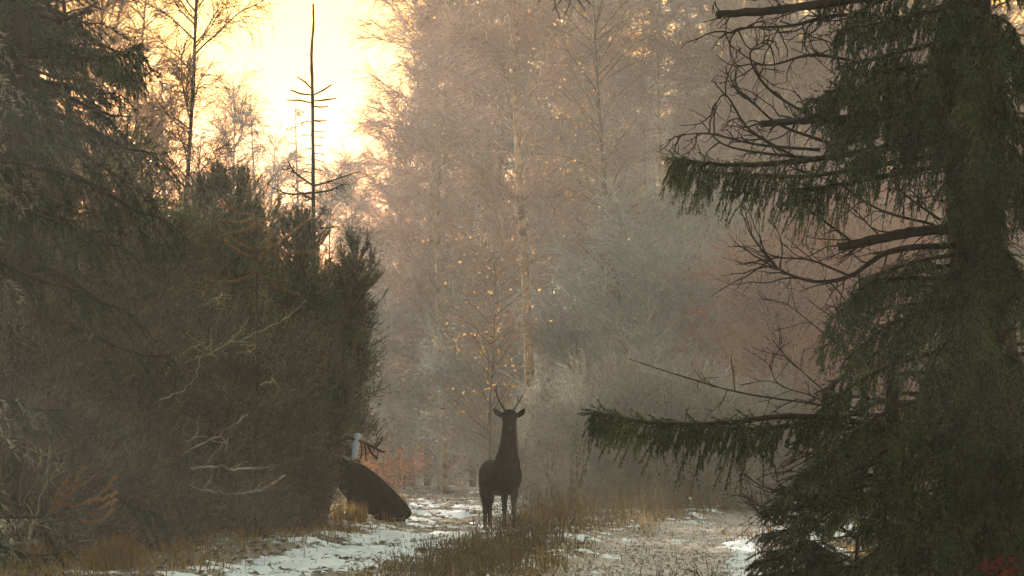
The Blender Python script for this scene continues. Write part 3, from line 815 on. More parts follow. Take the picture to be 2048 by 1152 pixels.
# young pine tops with upswept shoots standing out of the gorse
def pine_top(label, px, py_base, px_top, py_top, d, seed, spread=0.55, n=60, mat='gorse', px_root=None):
    """young pine: leaning stem, upswept shoots thick with needles"""
    root = np.array([PX(px if px_root is None else px_root, d), d, 0.0]); root[2] = gz(root[0], d)
    t = thing('young_pine', label, 'tree', root, 0, 'young pines among the gorse')
    r = np.random.default_rng(seed)
    lo = P(px, py_base, d) - root; hi = P(px_top, py_top, d) - root
    ax = smooth_path([np.zeros(3), lo * np.array([0.8, 1, 0.55]), lo, lo + (hi - lo) * 0.5 + np.array([0.03, 0, 0]), hi], 6)
    tr = MB(); tube(tr, ax, np.linspace(0.05, 0.008, len(ax)), 6); tr.build('trunk', M['twig_brown'], t, True)
    k = 12 + (12 * r.random(n) ** 0.9); i = k.astype(int); f = (k - i)[:, None]; i = np.clip(i, 0, len(ax) - 2)
    p0 = ax[i] * (1 - f) + ax[i + 1] * f
    rel_ = (k - 12) / 12
    az = r.random(n) * 6.28
    d0 = np.stack([np.cos(az), np.sin(az), 0.25 + 0.5 * r.random(n) + 0.5 * rel_], 1)
    L = spread * (1.2 - 0.85 * rel_) * (0.5 + 0.7 * r.random(n))
    B = grow(p0, d0, L, 4, 0.12, 0.08, r)
    br = MB(); taper_prisms(br, B, 0.010, 0.004, 4)
    idx = np.repeat(np.arange(n), 6); sp_, tg = sample(B, idx, 0.2 + 0.8 * r.random(len(idx)))
    S = grow(sp_, tg + r.normal(0, 0.45, tg.shape) + np.array([[0, 0, 0.35]]), 0.08 + 0.16 * r.random(len(idx)), 2, 0.12, 0.08, r)
    br.build('branches', M['twig_brown'], t)
    cr = MB(); a_, b_ = segs(B[:, 1:]); needles(cr, a_, b_, 16, 0.06, 0.009, 0.5, r, 0.1)
    a_, b_ = segs(S); needles(cr, a_, b_, 14, 0.06, 0.009, 0.5, r, 0.1)
    cr.build('crown', M[mat], t)
pine_top('young pine with upswept dark shoots against the glow, above dead sapling', 465, 560, 462, 372, 56, 5, 1.0, 90, 'gorse')
pine_top('young pine in the gorse just left of the bare leader', 582, 600, 592, 462, 58, 6, 0.95, 90, 'gorse')
pine_top('young pine with upswept shoots at the foot of the slender birch', 400, 560, 412, 392, 57, 15, 0.95, 80, 'gorse')
pine_top('young pine between the dead sapling and the bare leader', 530, 600, 522, 440, 58.5, 16, 0.95, 80, 'gorse')
pine_top('young pine with long shoots reaching right over the misty track', 690, 680, 712, 500, 57.3, 8, 0.75, 80, 'gorse', 640)
pine_top('young pine tuft bulging from the bush edge halfway down', 690, 820, 715, 680, 57.2, 9, 0.48, 60, 'gorse', 630)
pine_top('young pine shoots above the bush edge near the crouching deer', 660, 900, 690, 760, 57.0, 10, 0.42, 50, 'gorse_brown', 630)

# dead orange sapling spruce
t = thing('dead_sapling', 'dead orange spruce sapling standing in front of the gorse', 'tree', (PX(512, 51.5), 51.5, gz(PX(512, 51.5), 51.5)))
g = t.location.z; tr = MB(); ne = MB(); br = MB(); r = np.random.default_rng(3)
tp = P(512, 388, 51.5); tube(tr, [(0, 0, 0), (0.02, 0, 2.2), (0.0, 0, tp[2] - g)], [0.022, 0.02, 0.008], 6)
tr.build('trunk', M['twig_dark'], t, True)
def rel(px, py, d, org):
    q = P(px, py, d); return q - np.array(org)
org = (t.location.x, 51.5, g)
for (a, b) in (((512, 430), (432, 402)), ((512, 436), (440, 438)), ((512, 436), (562, 434)), ((514, 440), (548, 464)), ((512, 445), (470, 462)),
               ((512, 500), (442, 458)), ((512, 515), (450, 480)), ((514, 505), (615, 440)), ((514, 500), (640, 502)), ((512, 520), (540, 470)), ((512, 545), (430, 560)), ((514, 545), (600, 590))):
    p0 = rel(*a, 51.5, org); p1 = rel(*b, 51.5, org); p1[1] += r.normal(0, 0.25)
    pp = smooth_path([p0, (p0 + p1) / 2 + np.array([0, 0, -0.04]), p1], 4)
    tube(br, pp, np.linspace(0.011, 0.004, len(pp)), 5)
    needles(ne, pp[:-1], pp[1:], 46, 0.04, 0.012, 0.6, r)
needles(ne, np.array([[0.0, 0, 2.3]]), np.array([[0.0, 0, tp[2] - g]]), 300, 0.04, 0.012, 0.6, r)
br.build('branches', M['twig_brown'], t); ne.build('crown', M['dead_needle'], t)

# thin spruce leader with short bare side twigs
d = 66.0; gx = PX(627, d); g = gz(gx, d); org = (gx, d, g)
t = thing('thin_spruce', 'thin bare spruce leader standing alone against the yellow sky', 'tree', org)
tr = MB(); br = MB(); ne = MB(); r = np.random.default_rng(4)
ctrl = [np.array([0.0, 0, 0])] + [rel(px, py, d, org) for px, py in ((627, 470), (626, 330), (625, 190), (623, 110), (627, 50), (626, 8))]
pp = smooth_path(ctrl, 5); tube(tr, pp, np.interp(np.arange(len(pp)), [0, 5, 18, len(pp) - 1], [0.06, 0.036, 0.028, 0.019]), 7, True, 0.08, r)
tr.build('trunk', M['twig_dark'], t, True)
tw = [((624, 178), (593, 153)), ((623, 190), (579, 178)), ((624, 206), (574, 201)), ((626, 190), (664, 170)), ((626, 202), (672, 195)), ((626, 212), (656, 212)),
      ((625, 240), (654, 239)), ((625, 244), (603, 246)), ((625, 240), (645, 244)), ((626, 262), (655, 266)), ((624, 270), (604, 272)), ((626, 274), (650, 276)), ((625, 290), (645, 292)), ((625, 296), (608, 296)),
      ((626, 306), (648, 309)), ((625, 318), (648, 324)), ((625, 330), (610, 328)), ((626, 336), (646, 342)), ((625, 346), (606, 344))]
for a, b in tw:
    p0 = rel(*a, d, org); p1 = rel(*b, d, org); p1[1] += r.normal(0, 0.12)
    thick = 0.018 if a[1] < 215 else 0.011
    mb_ = MB(); tube(mb_, [p0, (p0 + p1) / 2 + r.normal(0, 0.012, 3), p1], [thick * 0.8, thick, thick * 0.7], 5, True, 0.12, r); mb_.build('twig', M['twig_dark'], t, True)
for a, m_, b in (((627, 372), (590, 345), (576, 322)), ((627, 385), (580, 388), (545, 375)), ((627, 386), (660, 380), (690, 366)), ((627, 372), (660, 362), (715, 344)), ((627, 455), (650, 456), (668, 452)), ((627, 445), (645, 425), (640, 415)), ((627, 400), (600, 385), (585, 370))):
    pp = smooth_path([rel(*a, d, org), rel(*m_, d + 0.1, org), rel(*b, d, org)], 5)
    br = MB(); ne = MB(); tube(br, pp, np.linspace(0.022, 0.009, len(pp)), 5)
    if True:
        N = 26; idx = r.integers(1, len(pp) - 1, N); q = pp[idx]; dd = nrm(np.stack([r.normal(0, 1, N) + np.sign(b[0] - a[0]) * 0.8, r.normal(0, 1, N), r.normal(-0.2, 0.6, N)], 1))
        q2 = q + dd * (0.08 + 0.14 * r.random((N, 1)))
        prisms(br, q, q2, 0.005, 0.003); needles(ne, q, q2, 12, 0.035, 0.010, 0.6, r)
    o = br.build('branch', M['twig_dark'], t); ne.build('needles', M['needle_dark'], o)

# birches behind the gorse
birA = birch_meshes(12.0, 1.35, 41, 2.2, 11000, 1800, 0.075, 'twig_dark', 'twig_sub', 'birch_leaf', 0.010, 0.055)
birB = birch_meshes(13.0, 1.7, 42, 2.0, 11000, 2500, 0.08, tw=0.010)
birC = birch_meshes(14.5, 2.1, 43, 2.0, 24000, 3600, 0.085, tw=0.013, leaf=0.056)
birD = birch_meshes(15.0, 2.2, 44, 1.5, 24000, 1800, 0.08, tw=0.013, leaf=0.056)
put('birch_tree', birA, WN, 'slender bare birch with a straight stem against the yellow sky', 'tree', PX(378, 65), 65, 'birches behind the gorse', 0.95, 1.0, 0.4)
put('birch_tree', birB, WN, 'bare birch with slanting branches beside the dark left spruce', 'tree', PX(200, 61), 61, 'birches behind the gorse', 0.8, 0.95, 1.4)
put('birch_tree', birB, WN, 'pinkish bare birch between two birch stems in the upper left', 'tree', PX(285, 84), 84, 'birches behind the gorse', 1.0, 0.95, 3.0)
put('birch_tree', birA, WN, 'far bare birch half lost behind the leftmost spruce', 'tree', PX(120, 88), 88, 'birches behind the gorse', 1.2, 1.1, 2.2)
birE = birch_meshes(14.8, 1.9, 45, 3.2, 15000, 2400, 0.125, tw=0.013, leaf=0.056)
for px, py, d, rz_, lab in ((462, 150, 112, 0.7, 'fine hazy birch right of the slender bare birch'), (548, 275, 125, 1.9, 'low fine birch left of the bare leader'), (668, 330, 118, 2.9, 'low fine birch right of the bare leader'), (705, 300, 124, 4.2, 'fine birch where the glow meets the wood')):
    put('birch_tree', birA, WN, lab, 'tree', PX(px, d), d, 'birches in the sky gap', 0.95, top_h(px, py, d) / 12.0, rz_)
# spruce in the sky gap, fading into haze
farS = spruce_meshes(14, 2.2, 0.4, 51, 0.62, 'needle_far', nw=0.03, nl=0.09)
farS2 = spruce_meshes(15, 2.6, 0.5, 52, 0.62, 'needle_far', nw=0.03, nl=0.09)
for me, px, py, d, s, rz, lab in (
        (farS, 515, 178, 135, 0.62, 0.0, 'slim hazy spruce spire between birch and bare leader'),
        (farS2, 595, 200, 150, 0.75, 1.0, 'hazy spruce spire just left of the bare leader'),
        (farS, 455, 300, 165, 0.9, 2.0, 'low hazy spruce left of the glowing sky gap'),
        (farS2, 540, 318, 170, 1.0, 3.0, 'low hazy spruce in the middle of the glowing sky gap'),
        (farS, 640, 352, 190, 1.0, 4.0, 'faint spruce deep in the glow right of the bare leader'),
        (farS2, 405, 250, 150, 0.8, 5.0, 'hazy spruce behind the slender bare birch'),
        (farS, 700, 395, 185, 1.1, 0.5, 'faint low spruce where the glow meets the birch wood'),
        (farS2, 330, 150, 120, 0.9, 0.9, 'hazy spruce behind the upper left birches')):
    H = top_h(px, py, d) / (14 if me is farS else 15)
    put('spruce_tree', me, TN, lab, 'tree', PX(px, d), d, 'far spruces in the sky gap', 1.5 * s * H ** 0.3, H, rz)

# ------------------------------------------------------------------ the misty wood in the middle and on the right
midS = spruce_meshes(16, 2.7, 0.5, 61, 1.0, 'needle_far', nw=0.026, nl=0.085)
larch = spruce_meshes(14, 2.2, 0.6, 62, 0.95, 'larch', 'twig_brown', nw=0.02, nl=0.07, rb=0.11)
aspen = birch_meshes(14.0, 1.6, 46, 4.0, 5000, 2200, 0.075, 'twig_brown', 'birch_twig', 'gold_leaf', 0.011, 0.07, lean=-0.10)
W = 'misty wood behind the stag'
for me, nm, px, d, s, sz_, rz, lab in (
        (birE, 'birch_tree', 1045, 83, 1.0, 1.05, 0.2, 'birch with an orange-lit stem rising straight above the stag'),
        (birC, 'birch_tree', 885, 94, 0.9, 1.0, 2.3, 'birch with a pale crooked stem left of the stag'),
        (birC, 'birch_tree', 975, 97, 0.9, 1.0, 2.0, 'slim birch between the two pale birch stems'),
        (birA, 'birch_tree', 742, 108, 1.0, 0.62, 0.3, 'low thin birch feathering into the yellow sky'),
        (birB, 'birch_tree', 775, 112, 1.0, 0.80, 0.9, 'thin birch at the edge of the yellow sky'),
        (birD, 'birch_tree', 825, 104, 0.95, 0.92, 2.3, 'twiggy birch at the lit edge of the wood'),
        (birC, 'birch_tree', 1130, 96, 1.0, 1.0, 3.1, 'brown birch right of the orange-lit stem'),
        (aspen, 'aspen_tree', 1275, 82, 1.0, 1.0, 0.0, 'dark leaning aspen stem with golden leaves near the top'),
        (birC, 'birch_tree', 1210, 100, 1.0, 1.0, 4.0, 'hazy pink-brown birch behind the leaning aspen'),
        (birD, 'birch_tree', 1330, 98, 1.0, 1.0, 5.0, 'hazy birch right of the leaning aspen'),
        (birC, 'birch_tree', 1420, 96, 1.0, 1.0, 0.8, 'hazy birch left of the dark near spruce'),
        (birD, 'birch_tree', 1510, 92, 1.0, 1.0, 1.8, 'hazy birch behind the wiry dead spruce twigs'),
        (birC, 'birch_tree', 1610, 94, 1.0, 1.0, 2.8, 'hazy birch seen between the near spruce boughs'),
        (birD, 'birch_tree', 1720, 92, 1.0, 1.0, 3.8, 'hazy reddish birch just left of the near spruce trunk'),
        (birC, 'birch_tree', 1850, 94, 1.0, 1.0, 4.8, 'hazy birch hidden mostly by the near spruce trunk'),
        (birD, 'birch_tree', 1990, 92, 1.0, 1.0, 5.8, 'hazy reddish birch in the upper right corner')):
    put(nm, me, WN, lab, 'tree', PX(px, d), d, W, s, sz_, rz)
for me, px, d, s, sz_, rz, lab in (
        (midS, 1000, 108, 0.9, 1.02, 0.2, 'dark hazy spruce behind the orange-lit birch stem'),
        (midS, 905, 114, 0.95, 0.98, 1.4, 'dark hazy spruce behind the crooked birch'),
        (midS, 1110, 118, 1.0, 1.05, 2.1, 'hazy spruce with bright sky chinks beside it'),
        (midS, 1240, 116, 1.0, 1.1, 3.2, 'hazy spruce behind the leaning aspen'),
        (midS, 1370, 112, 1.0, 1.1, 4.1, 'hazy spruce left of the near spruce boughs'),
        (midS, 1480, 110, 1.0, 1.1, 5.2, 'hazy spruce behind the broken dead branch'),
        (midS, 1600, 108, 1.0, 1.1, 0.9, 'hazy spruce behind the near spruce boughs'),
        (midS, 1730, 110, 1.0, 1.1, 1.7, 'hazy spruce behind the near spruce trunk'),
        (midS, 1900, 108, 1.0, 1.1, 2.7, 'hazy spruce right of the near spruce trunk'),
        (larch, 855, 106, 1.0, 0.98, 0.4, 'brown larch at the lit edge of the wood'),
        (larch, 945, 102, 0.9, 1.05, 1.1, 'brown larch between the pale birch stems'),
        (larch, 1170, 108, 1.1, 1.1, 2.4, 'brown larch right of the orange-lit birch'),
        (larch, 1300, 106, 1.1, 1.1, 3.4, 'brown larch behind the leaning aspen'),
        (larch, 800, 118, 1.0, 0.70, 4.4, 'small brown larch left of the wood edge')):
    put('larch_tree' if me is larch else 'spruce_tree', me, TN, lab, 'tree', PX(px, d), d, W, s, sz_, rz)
# unseen spruces added beyond the left edge to shade near haze and thicket
for k, (x, y) in enumerate(((-5.2, 13), (-6.4, 18), (-5.0, 23), (-6.6, 28), (-5.8, 33), (-8.0, 24), (-9.5, 62), (-11.5, 67), (-10.5, 74), (-13.5, 79), (-12.2, 87), (-8.6, 52))):
    put('spruce_tree', midS, TN, 'unseen spruce added for shade beyond the left edge', 'tree', x, y, 'unseen shading spruces on the left', 0.72 if y < 40 else 0.9, 0.9, k * 1.3)
# the wood goes on behind: trees that nothing tells apart
rr = random.Random(11)
for k in range(26):
    px = 780 + (2150 - 780) * (k + rr.random() * 0.8) / 26; d = 128 + 26 * rr.random()
    me = (midS, larch)[k % 3 == 2]
    if px < 890: continue
    put('spruce_tree' if me is midS else 'larch_tree', me, TN, 'faint tree lost in the mist at the back of the wood', 'tree', PX(px, d), d, 'back row of the misty wood', 1.15, 1.25 + 0.15 * rr.random(), rr.random() * 6)
for k in range(22):
    px = 900 + (2180 - 900) * (k + rr.random() * 0.8) / 22; d = 160 + 40 * rr.random()
    put('spruce_tree', midS, TN, 'faint tree lost in the mist at the back of the wood', 'tree', PX(px, d), d, 'back row of the misty wood', 1.5, 1.75 + 0.2 * rr.random(), rr.random() * 6)
for px, py, d, lab in ((735, 520, 120, 'low hazy larch deep behind the gorse edge'), (770, 430, 128, 'hazy larch below the thin birch at the sky edge'), (805, 300, 124, 'hazy larch under the lit edge of the wood'), (845, 170, 132, 'tall hazy larch at the lit edge of the wood'),
                       (715, 560, 132, 'low hazy larch at the foot of the glow'), (790, 420, 140, 'faint larch behind the lit edge of the wood'), (870, 120, 138, 'faint tall larch left of the dark hazy spruce')):
    H = (top_h(px, py, d)) / 14
    put('larch_tree', larch, TN, lab, 'tree', PX(px, d), d, W, 0.9 + 0.25 * H, H, rr.random() * 6)
for k in range(9):
    px = -60 + 520 * (k + rr.random() * 0.8) / 9; d = 105 + 30 * rr.random()
    if px > 130: continue
    put('spruce_tree', midS, TN, 'faint spruce lost in the mist behind the left gorse', 'tree', PX(px, d), d, 'back row behind the left gorse', 1.0, 0.45 + 0.35 * max(0, (300 - px) / 300) + 0.12 * rr.random(), rr.random() * 6)

# golden leaves on a small beech in front of the birch stems
be = birch_meshes(6.2, 1.15, 47, 0.8, 2800, 460, 0.04, 'twig_brown', 'birch_twig', 'gold_leaf', 0.011, 0.085, droop=-0.04)
put('beech_sapling', be, WN, 'sapling with sparse golden leaves behind the stag', 'tree', PX(985, 80), 80, 'saplings', 1.0, 0.85, 0.4)
put('beech_sapling', be, WN, 'small sapling with golden leaves above the drooping near bough', 'tree', PX(1350, 76), 76, 'saplings', 0.6, 0.30, 1.4)

# shrubs at the wood edge
wil = birch_meshes(4.6, 2.0, 48, 0.2, 12000, 3500, 0.05, 'grey_twig', 'grey_twig', 'pale_leaf', tw=0.015, leaf=0.06, droop=0.0)
red = birch_meshes(4.0, 1.7, 49, 0.2, 9000, 2500, 0.04, 'twig_brown', 'red_twig', 'bracken', 0.012, 0.05, droop=-0.02)
put('willow_shrub', wil, WN, 'grey lichen-covered willow shrub right of the stag', 'shrub', PX(1290, 80), 80, 'shrubs at the wood edge', 1.1, 1.18, 0.3)
put('willow_shrub', wil, WN, 'grey willow shrub next to the birch stem above the stag', 'shrub', PX(1170, 84), 84, 'shrubs at the wood edge', 1.0, 1.05, 2.0)
put('willow_shrub', wil, WN, 'grey willow shrub under the hanging near spruce bough', 'shrub', PX(1410, 82), 82, 'shrubs at the wood edge', 1.0, 1.2, 4.0)
put('red_shrub', red, WN, 'pinkish red shrub behind the bare near twigs', 'shrub', PX(1560, 76), 76, 'shrubs at the wood edge', 1.15, 1.15, 0.3)
put('red_shrub', red, WN, 'reddish shrub left of the near spruce trunk', 'shrub', PX(1720, 80), 80, 'shrubs at the wood edge', 1.1, 1.3, 2.3)
put('red_shrub', red, WN, 'low brownish red shrub between the willow and bare twigs', 'shrub', PX(1450, 79), 79, 'shrubs at the wood edge', 0.8, 0.8, 3.3)
gg = bush_meshes(2.6, 1.6, 35, 3600, 'gorse_grey', 0.075, 0.013, 14, 0.30, 0.8, up=0.45)
for px, d, s, sz_, rz, lab in ((1130, 70, 0.75, 0.85, 0.4, 'grey-green gorse bush immediately right of the stag'), (1240, 72, 1.0, 1.05, 1.4, 'large grey-green gorse bush above the ridge of heather'),
                               (1360, 71, 1.0, 1.0, 2.4, 'grey-green gorse bush behind the long drooping bough'), (1480, 73, 0.9, 0.9, 3.4, 'grey-green gorse bush where the bare track leaves'),
                               (1600, 76, 1.0, 1.0, 4.4, 'grey-green gorse bush behind the near bare twigs')):
    put('gorse_bush', gg, BN, lab, 'bush', PX(px, d), d, 'grey-green gorse by the right track', s, sz_, rz)
# low brush closing the foot of the wood
for px, d, s, sz_, rz, lab in ((790, 100, 1.0, 1.2, 0.1, 'twiggy brown thicket at the foot of the wood edge'), (880, 98, 1.0, 1.3, 1.1, 'twiggy brown thicket at the foot of the crooked birch'),
                               (960, 92, 0.9, 1.1, 2.1, 'twiggy brown thicket behind the stag')):
    put('thicket', wil, WN, lab, 'shrub', PX(px, d), d, 'thickets at the foot of the wood', s, sz_ * 0.8, rz)

# ------------------------------------------------------------------ near spruce on the right
D0 = 24.0
rs = np.random.default_rng(77)
base = np.array([PX(1985, D0), D0, 0.0]); base[2] = gz(base[0], D0) - 0.05
near = thing('spruce_tree', 'big near spruce with drooping wet boughs and broken dead branches', 'tree', base)
tr = MB()
zz = np.linspace(0, 13, 20)
tx = lambda z: -0.032 * z + 0.02 * np.sin(z * 1.3)
tube(tr, np.stack([tx(zz), 0 * zz, zz], 1), 0.225 * (1 - zz / 13.3), 14, True, 0.05, rs)
tr.build('trunk', M['bark'], near, True)
def loc(px, py, d=D0):
    return P(px, py, d) - base
def on_trunk(py, d=D0):
    z = P(1900, py, d)[2] - base[2]; return np.array([tx(z), 0.0, z])
tips = []
def bough(path, hang, dens, seed, r0=0.022, spread=0.35, nl=0.020, nw=0.0055, green=True, per=26, t0=0.0, parent=None, top=True):
    """a spruce bough: limb, side twigs falling from it, needled shoots"""
    r = np.random.default_rng(seed)
    pp = smooth_path(path, 8); L = np.linalg.norm(np.diff(pp, axis=0), axis=1).sum()
    wd = MB(); tube(wd, pp, np.linspace(r0, 0.005, len(pp)), 7, True, 0.06, r)
    B = pp[None]
    n1 = int(L * dens * 0.55)
    t = t0 + (1 - t0) * r.random(n1) ** 0.85; idx = np.zeros(n1, int)
    sp_, tg = sample(B, idx, t)
    side = nrm(np.cross(tg, np.array([[0, 0, 1.0]]))) * r.choice([-1, 1], (n1, 1))
    d1 = tg * (0.35 + 0.6 * r.random((n1, 1))) + side * r.random((n1, 1)) * spread * 2.2 + np.array([[0, 0, -hang]]) * (0.1 + r.random((n1, 1)))
    clump = 0.45 + 0.9 * vnoise(t * L * 7 + seed, t * 0 + seed)
    L1 = (0.05 + 0.36 * r.random(n1) ** 1.7) * (0.35 + 0.85 * (1 - t ** 3)) * clump + 0.03
    S = grow(sp_, d1, L1, 4, [-0.35 * hang, -0.4 * hang, -0.3 * hang, -0.1 * hang], 0.07, r)
    taper_prisms(wd, S, 0.0035, 0.002, 3)
    i2 = np.repeat(np.arange(n1), 3); t2 = 0.2 + 0.6 * r.random(len(i2))
    s2, g2 = sample(S, i2, t2)
    side = nrm(np.cross(g2, r.normal(0, 1, g2.shape)))
    T = grow(s2, g2 + side * 0.45 + np.array([[0, 0, -0.3 * hang]]), (0.04 + 0.10 * r.random(len(i2))) * clump[i2], 2, -0.25 * hang, 0.05, r)
    o = link('bough', wd.mesh('bough', M['twig_dark'], True), near if parent is None else parent)
    nd = MB()
    if green:
        n3 = int(L * 48); t3 = max(t0, 0.1) + (1 - max(t0, 0.1)) * r.random(n3)
        s3, g3 = sample(B, np.zeros(n3, int), t3)
        U = grow(s3, g3 * (0.8 + 0.5 * r.random((n3, 1))) + r.normal(0, 0.5, g3.shape) + np.array([[0, 0, 0.12]]), 0.05 + 0.09 * r.random(n3), 2, -0.15, 0.08, r)
        a, b = segs(U); needles(nd, a, b, int(per * 0.45), nl, nw, 0.55, r)
        a, b = segs(S[:, 1:]); needles(nd, a, b, int(per * 0.6), nl, nw, 0.55, r)
        a, b = segs(T); needles(nd, a, b, int(per * 0.4), nl, nw, 0.55, r)
        k = max(1, int(len(pp) * max(t0, 0.15))); needles(nd, pp[k:-1], pp[k + 1:], per * 2, nl * 1.2, nw, 0.7, r)
        link('needles', nd.mesh('needles', M['needle_near']), o)
        tips.append(S[:, -1]); tips.append(T[::5, -1])
    return o
B_ = lambda *c: [loc(*q) for q in c]
def from_trunk(py, *c):
    return [on_trunk(py)] + [loc(*q) for q in c]
# the long low bough reaching out over the track
bough([on_trunk(940)] + B_((1780, 860, 23.6), (1600, 832, 23.4), (1450, 846, 23.3), (1330, 848, 23.2), (1250, 838, 23.2), (1190, 826, 23.2)), 1.0, 75, 101, 0.024, 0.30, per=40, t0=0.12, nw=0.0072)
bough([on_trunk(960)] + B_((1800, 880, 23.9), (1640, 850, 23.9), (1500, 858, 23.9), (1400, 852, 23.9), (1330, 850, 23.9)), 1.1, 85, 111, 0.02, 0.30, per=36, t0=0.2, nw=0.0072)
# the upper bough with its fringe
bough(from_trunk(270, (1750, 300, 23.6), (1600, 322, 23.4), (1480, 330, 23.3), (1400, 325, 23.2), (1352, 318, 23.2)), 1.0, 80, 102, 0.026, 0.45, per=36, t0=0.2)
bough(from_trunk(300, (1760, 330, 24.1), (1620, 352, 24.2), (1500, 350, 24.3), (1420, 345, 24.3)), 1.1, 80, 103, 0.02, 0.4, per=34, t0=0.1)
bough(from_trunk(320, (1780, 350, 23.4), (1660, 372, 23.0), (1580, 380, 22.8)), 1.2, 80, 104, 0.02, 0.4, per=34)
# green sprays before and around the trunk
spray = [(160, (1760, 170, 23.5), (1650, 185, 23.3), 120), (190, (1770, 215, 23.8), (1670, 250, 23.8), 121), (130, (1780, 140, 23.2), (1700, 190, 22.9), 122),
         (40, (1890, 20, 23.3), (1880, 90, 23.0), 123), (30, (1960, 30, 23.2), (1990, 120, 22.9), 124), (60, (2010, 90, 23.4), (2060, 170, 23.2), 125), (150, (1960, 160, 23.3), (1950, 260, 23.0), 126),
         (180, (2010, 190, 23.4), (2050, 280, 23.2), 127), (250, (1950, 270, 23.3), (1930, 380, 23.1), 128), (270, (2000, 290, 23.3), (2000, 400, 23.0), 129), (-30, (1800, -10, 23.6), (1700, 30, 23.4), 130),
         (-60, (1780, -60, 23.9), (1640, 0, 23.9), 131), (0, (1820, 30, 24.2), (1730, 70, 24.2), 132), (-20, (1920, -40, 23.0), (1900, 40, 22.7), 133), (210, (1850, 240, 23.3), (1800, 320, 23.1), 134),
         (320, (1920, 330, 23.4), (1905, 430, 23.2), 135), (330, (2040, 340, 23.6), (2090, 430, 23.5), 136), (100, (2060, 110, 24.2), (2150, 200, 24.2), 137), (-40, (2040, -30, 23.8), (2120, 60, 23.8), 138), (230, (2080, 250, 24.2), (2180, 330, 24.3), 139),
         (60, (1930, 80, 22.9), (1960, 200, 22.5), 140), (110, (1980, 130, 22.9), (2020, 250, 22.6), 141), (170, (1900, 190, 23.0), (1880, 300, 22.8), 142), (200, (1980, 230, 22.9), (2000, 350, 22.6), 143), (240, (1930, 280, 22.9), (1950, 410, 22.7), 144),
         (20, (2020, 50, 22.8), (2050, 160, 22.5), 145), (280, (2030, 300, 22.9), (2050, 420, 22.7), 146), (130, (1840, 160, 23.2), (1790, 260, 23.0), 147), (90, (1880, 120, 23.0), (1850, 220, 22.8), 148), (310, (1990, 340, 22.9), (1985, 440, 22.8), 149),
         (140, (1740, 190, 23.3), (1620, 200, 23.1), 150), (180, (1760, 240, 23.1), (1660, 270, 22.9), 151), (230, (1790, 280, 23.0), (1700, 330, 22.8), 152), (70, (1780, 110, 23.4), (1690, 130, 23.3), 153), (10, (1790, 40, 23.3), (1680, 60, 23.1), 154), (100, (1960, 110, 22.6), (1930, 190, 22.3), 155), (210, (1960, 250, 22.6), (1970, 330, 22.4), 156), (10, (1970, 40, 22.6), (2000, 110, 22.3), 157), (330, (1950, 350, 22.8), (1940, 430, 22.7), 158)]
for py, m_, e, sd_ in spray:
    bough(from_trunk(py, m_, e), 1.0, 92, sd_, 0.016, 0.5, per=24, nw=0.0088)
# lower boughs, sweeping down to the ground
low = [(500, (1830, 525, 23.4), (1720, 560, 23.0)), (520, (1780, 560, 24.0), (1660, 640, 24.0)), (540, (1880, 560, 23.0), (1820, 680, 22.6)), (520, (1960, 540, 22.9), (1960, 680, 22.5)),
       (530, (2040, 560, 23.2), (2090, 690, 23.0)), (600, (1800, 640, 23.3), (1690, 720, 23.0)), (620, (1780, 690, 24.2), (1650, 780, 24.3)), (640, (1880, 700, 22.8), (1840, 830, 22.5)),
       (650, (1980, 700, 22.7), (2000, 840, 22.4)), (680, (1760, 740, 23.6), (1620, 840, 23.5)), (700, (1860, 780, 23.0), (1780, 900, 22.8)), (720, (2060, 760, 23.4), (2120, 900, 23.3)),
       (760, (1760, 830, 23.2), (1640, 930, 23.0)), (780, (1920, 850, 22.6), (1900, 980, 22.3)), (800, (1800, 880, 24.3), (1680, 980, 24.5)), (820, (1840, 920, 23.0), (1740, 1040, 22.7)),
       (860, (2020, 920, 22.8), (2050, 1060, 22.5)), (880, (1780, 960, 23.4), (1650, 1050, 23.2)), (900, (1920, 980, 22.6), (1880, 1110, 22.3)), (960, (1840, 1040, 23.0), (1740, 1140, 22.8)),
       (980, (1980, 1060, 22.8), (1990, 1180, 22.6)), (1000, (1800, 1070, 24.0), (1690, 1150, 24.0)), (1040, (1880, 1110, 23.0), (1820, 1200, 22.8)), (570, (1900, 600, 24.9), (1760, 680, 25.3)), (750, (1900, 800, 25.0), (1730, 880, 25.5)), (920, (1900, 960, 25.0), (1720, 1060, 25.4)),
       (480, (2010, 500, 23.0), (2060, 600, 22.7)), (560, (2060, 620, 22.8), (2080, 760, 22.5)), (690, (2050, 740, 22.7), (2060, 880, 22.4)), (840, (2080, 900, 22.8), (2120, 1040, 22.6)), (930, (2060, 1000, 22.6), (2080, 1140, 22.4)),
       (600, (1760, 620, 24.6), (1640, 700, 24.8)), (830, (1720, 880, 23.7), (1590, 960, 23.6)), (930, (1700, 980, 23.8), (1580, 1060, 23.7)), (560, (1940, 620, 22.6), (1920, 760, 22.3)), (720, (1960, 800, 22.5), (1950, 940, 22.2)), (560, (1760, 560, 23.0), (1690, 620, 22.8))]
for k, (py, m_, e) in enumerate(low):
    bough(from_trunk(py, m_, e), 0.9, 68, 200 + k, 0.016, 0.55, per=24, nw=0.0085)
# boughs above the picture, sparser
for k in range(9):
    z = 4.6 + 7.6 * k / 9; az = k * 2.4; L = 1.5 * (1 - (z - 4) / 10)
    p0 = np.array([tx(z), 0, z]); dv = np.array([math.cos(az), math.sin(az), -0.1])
    bough([p0, p0 + dv * L * 0.5, p0 + dv * L + np.array([0, 0, -0.1])], 0.9, 30, 300 + k, 0.02, 0.5, per=16, nw=0.007, nl=0.024)

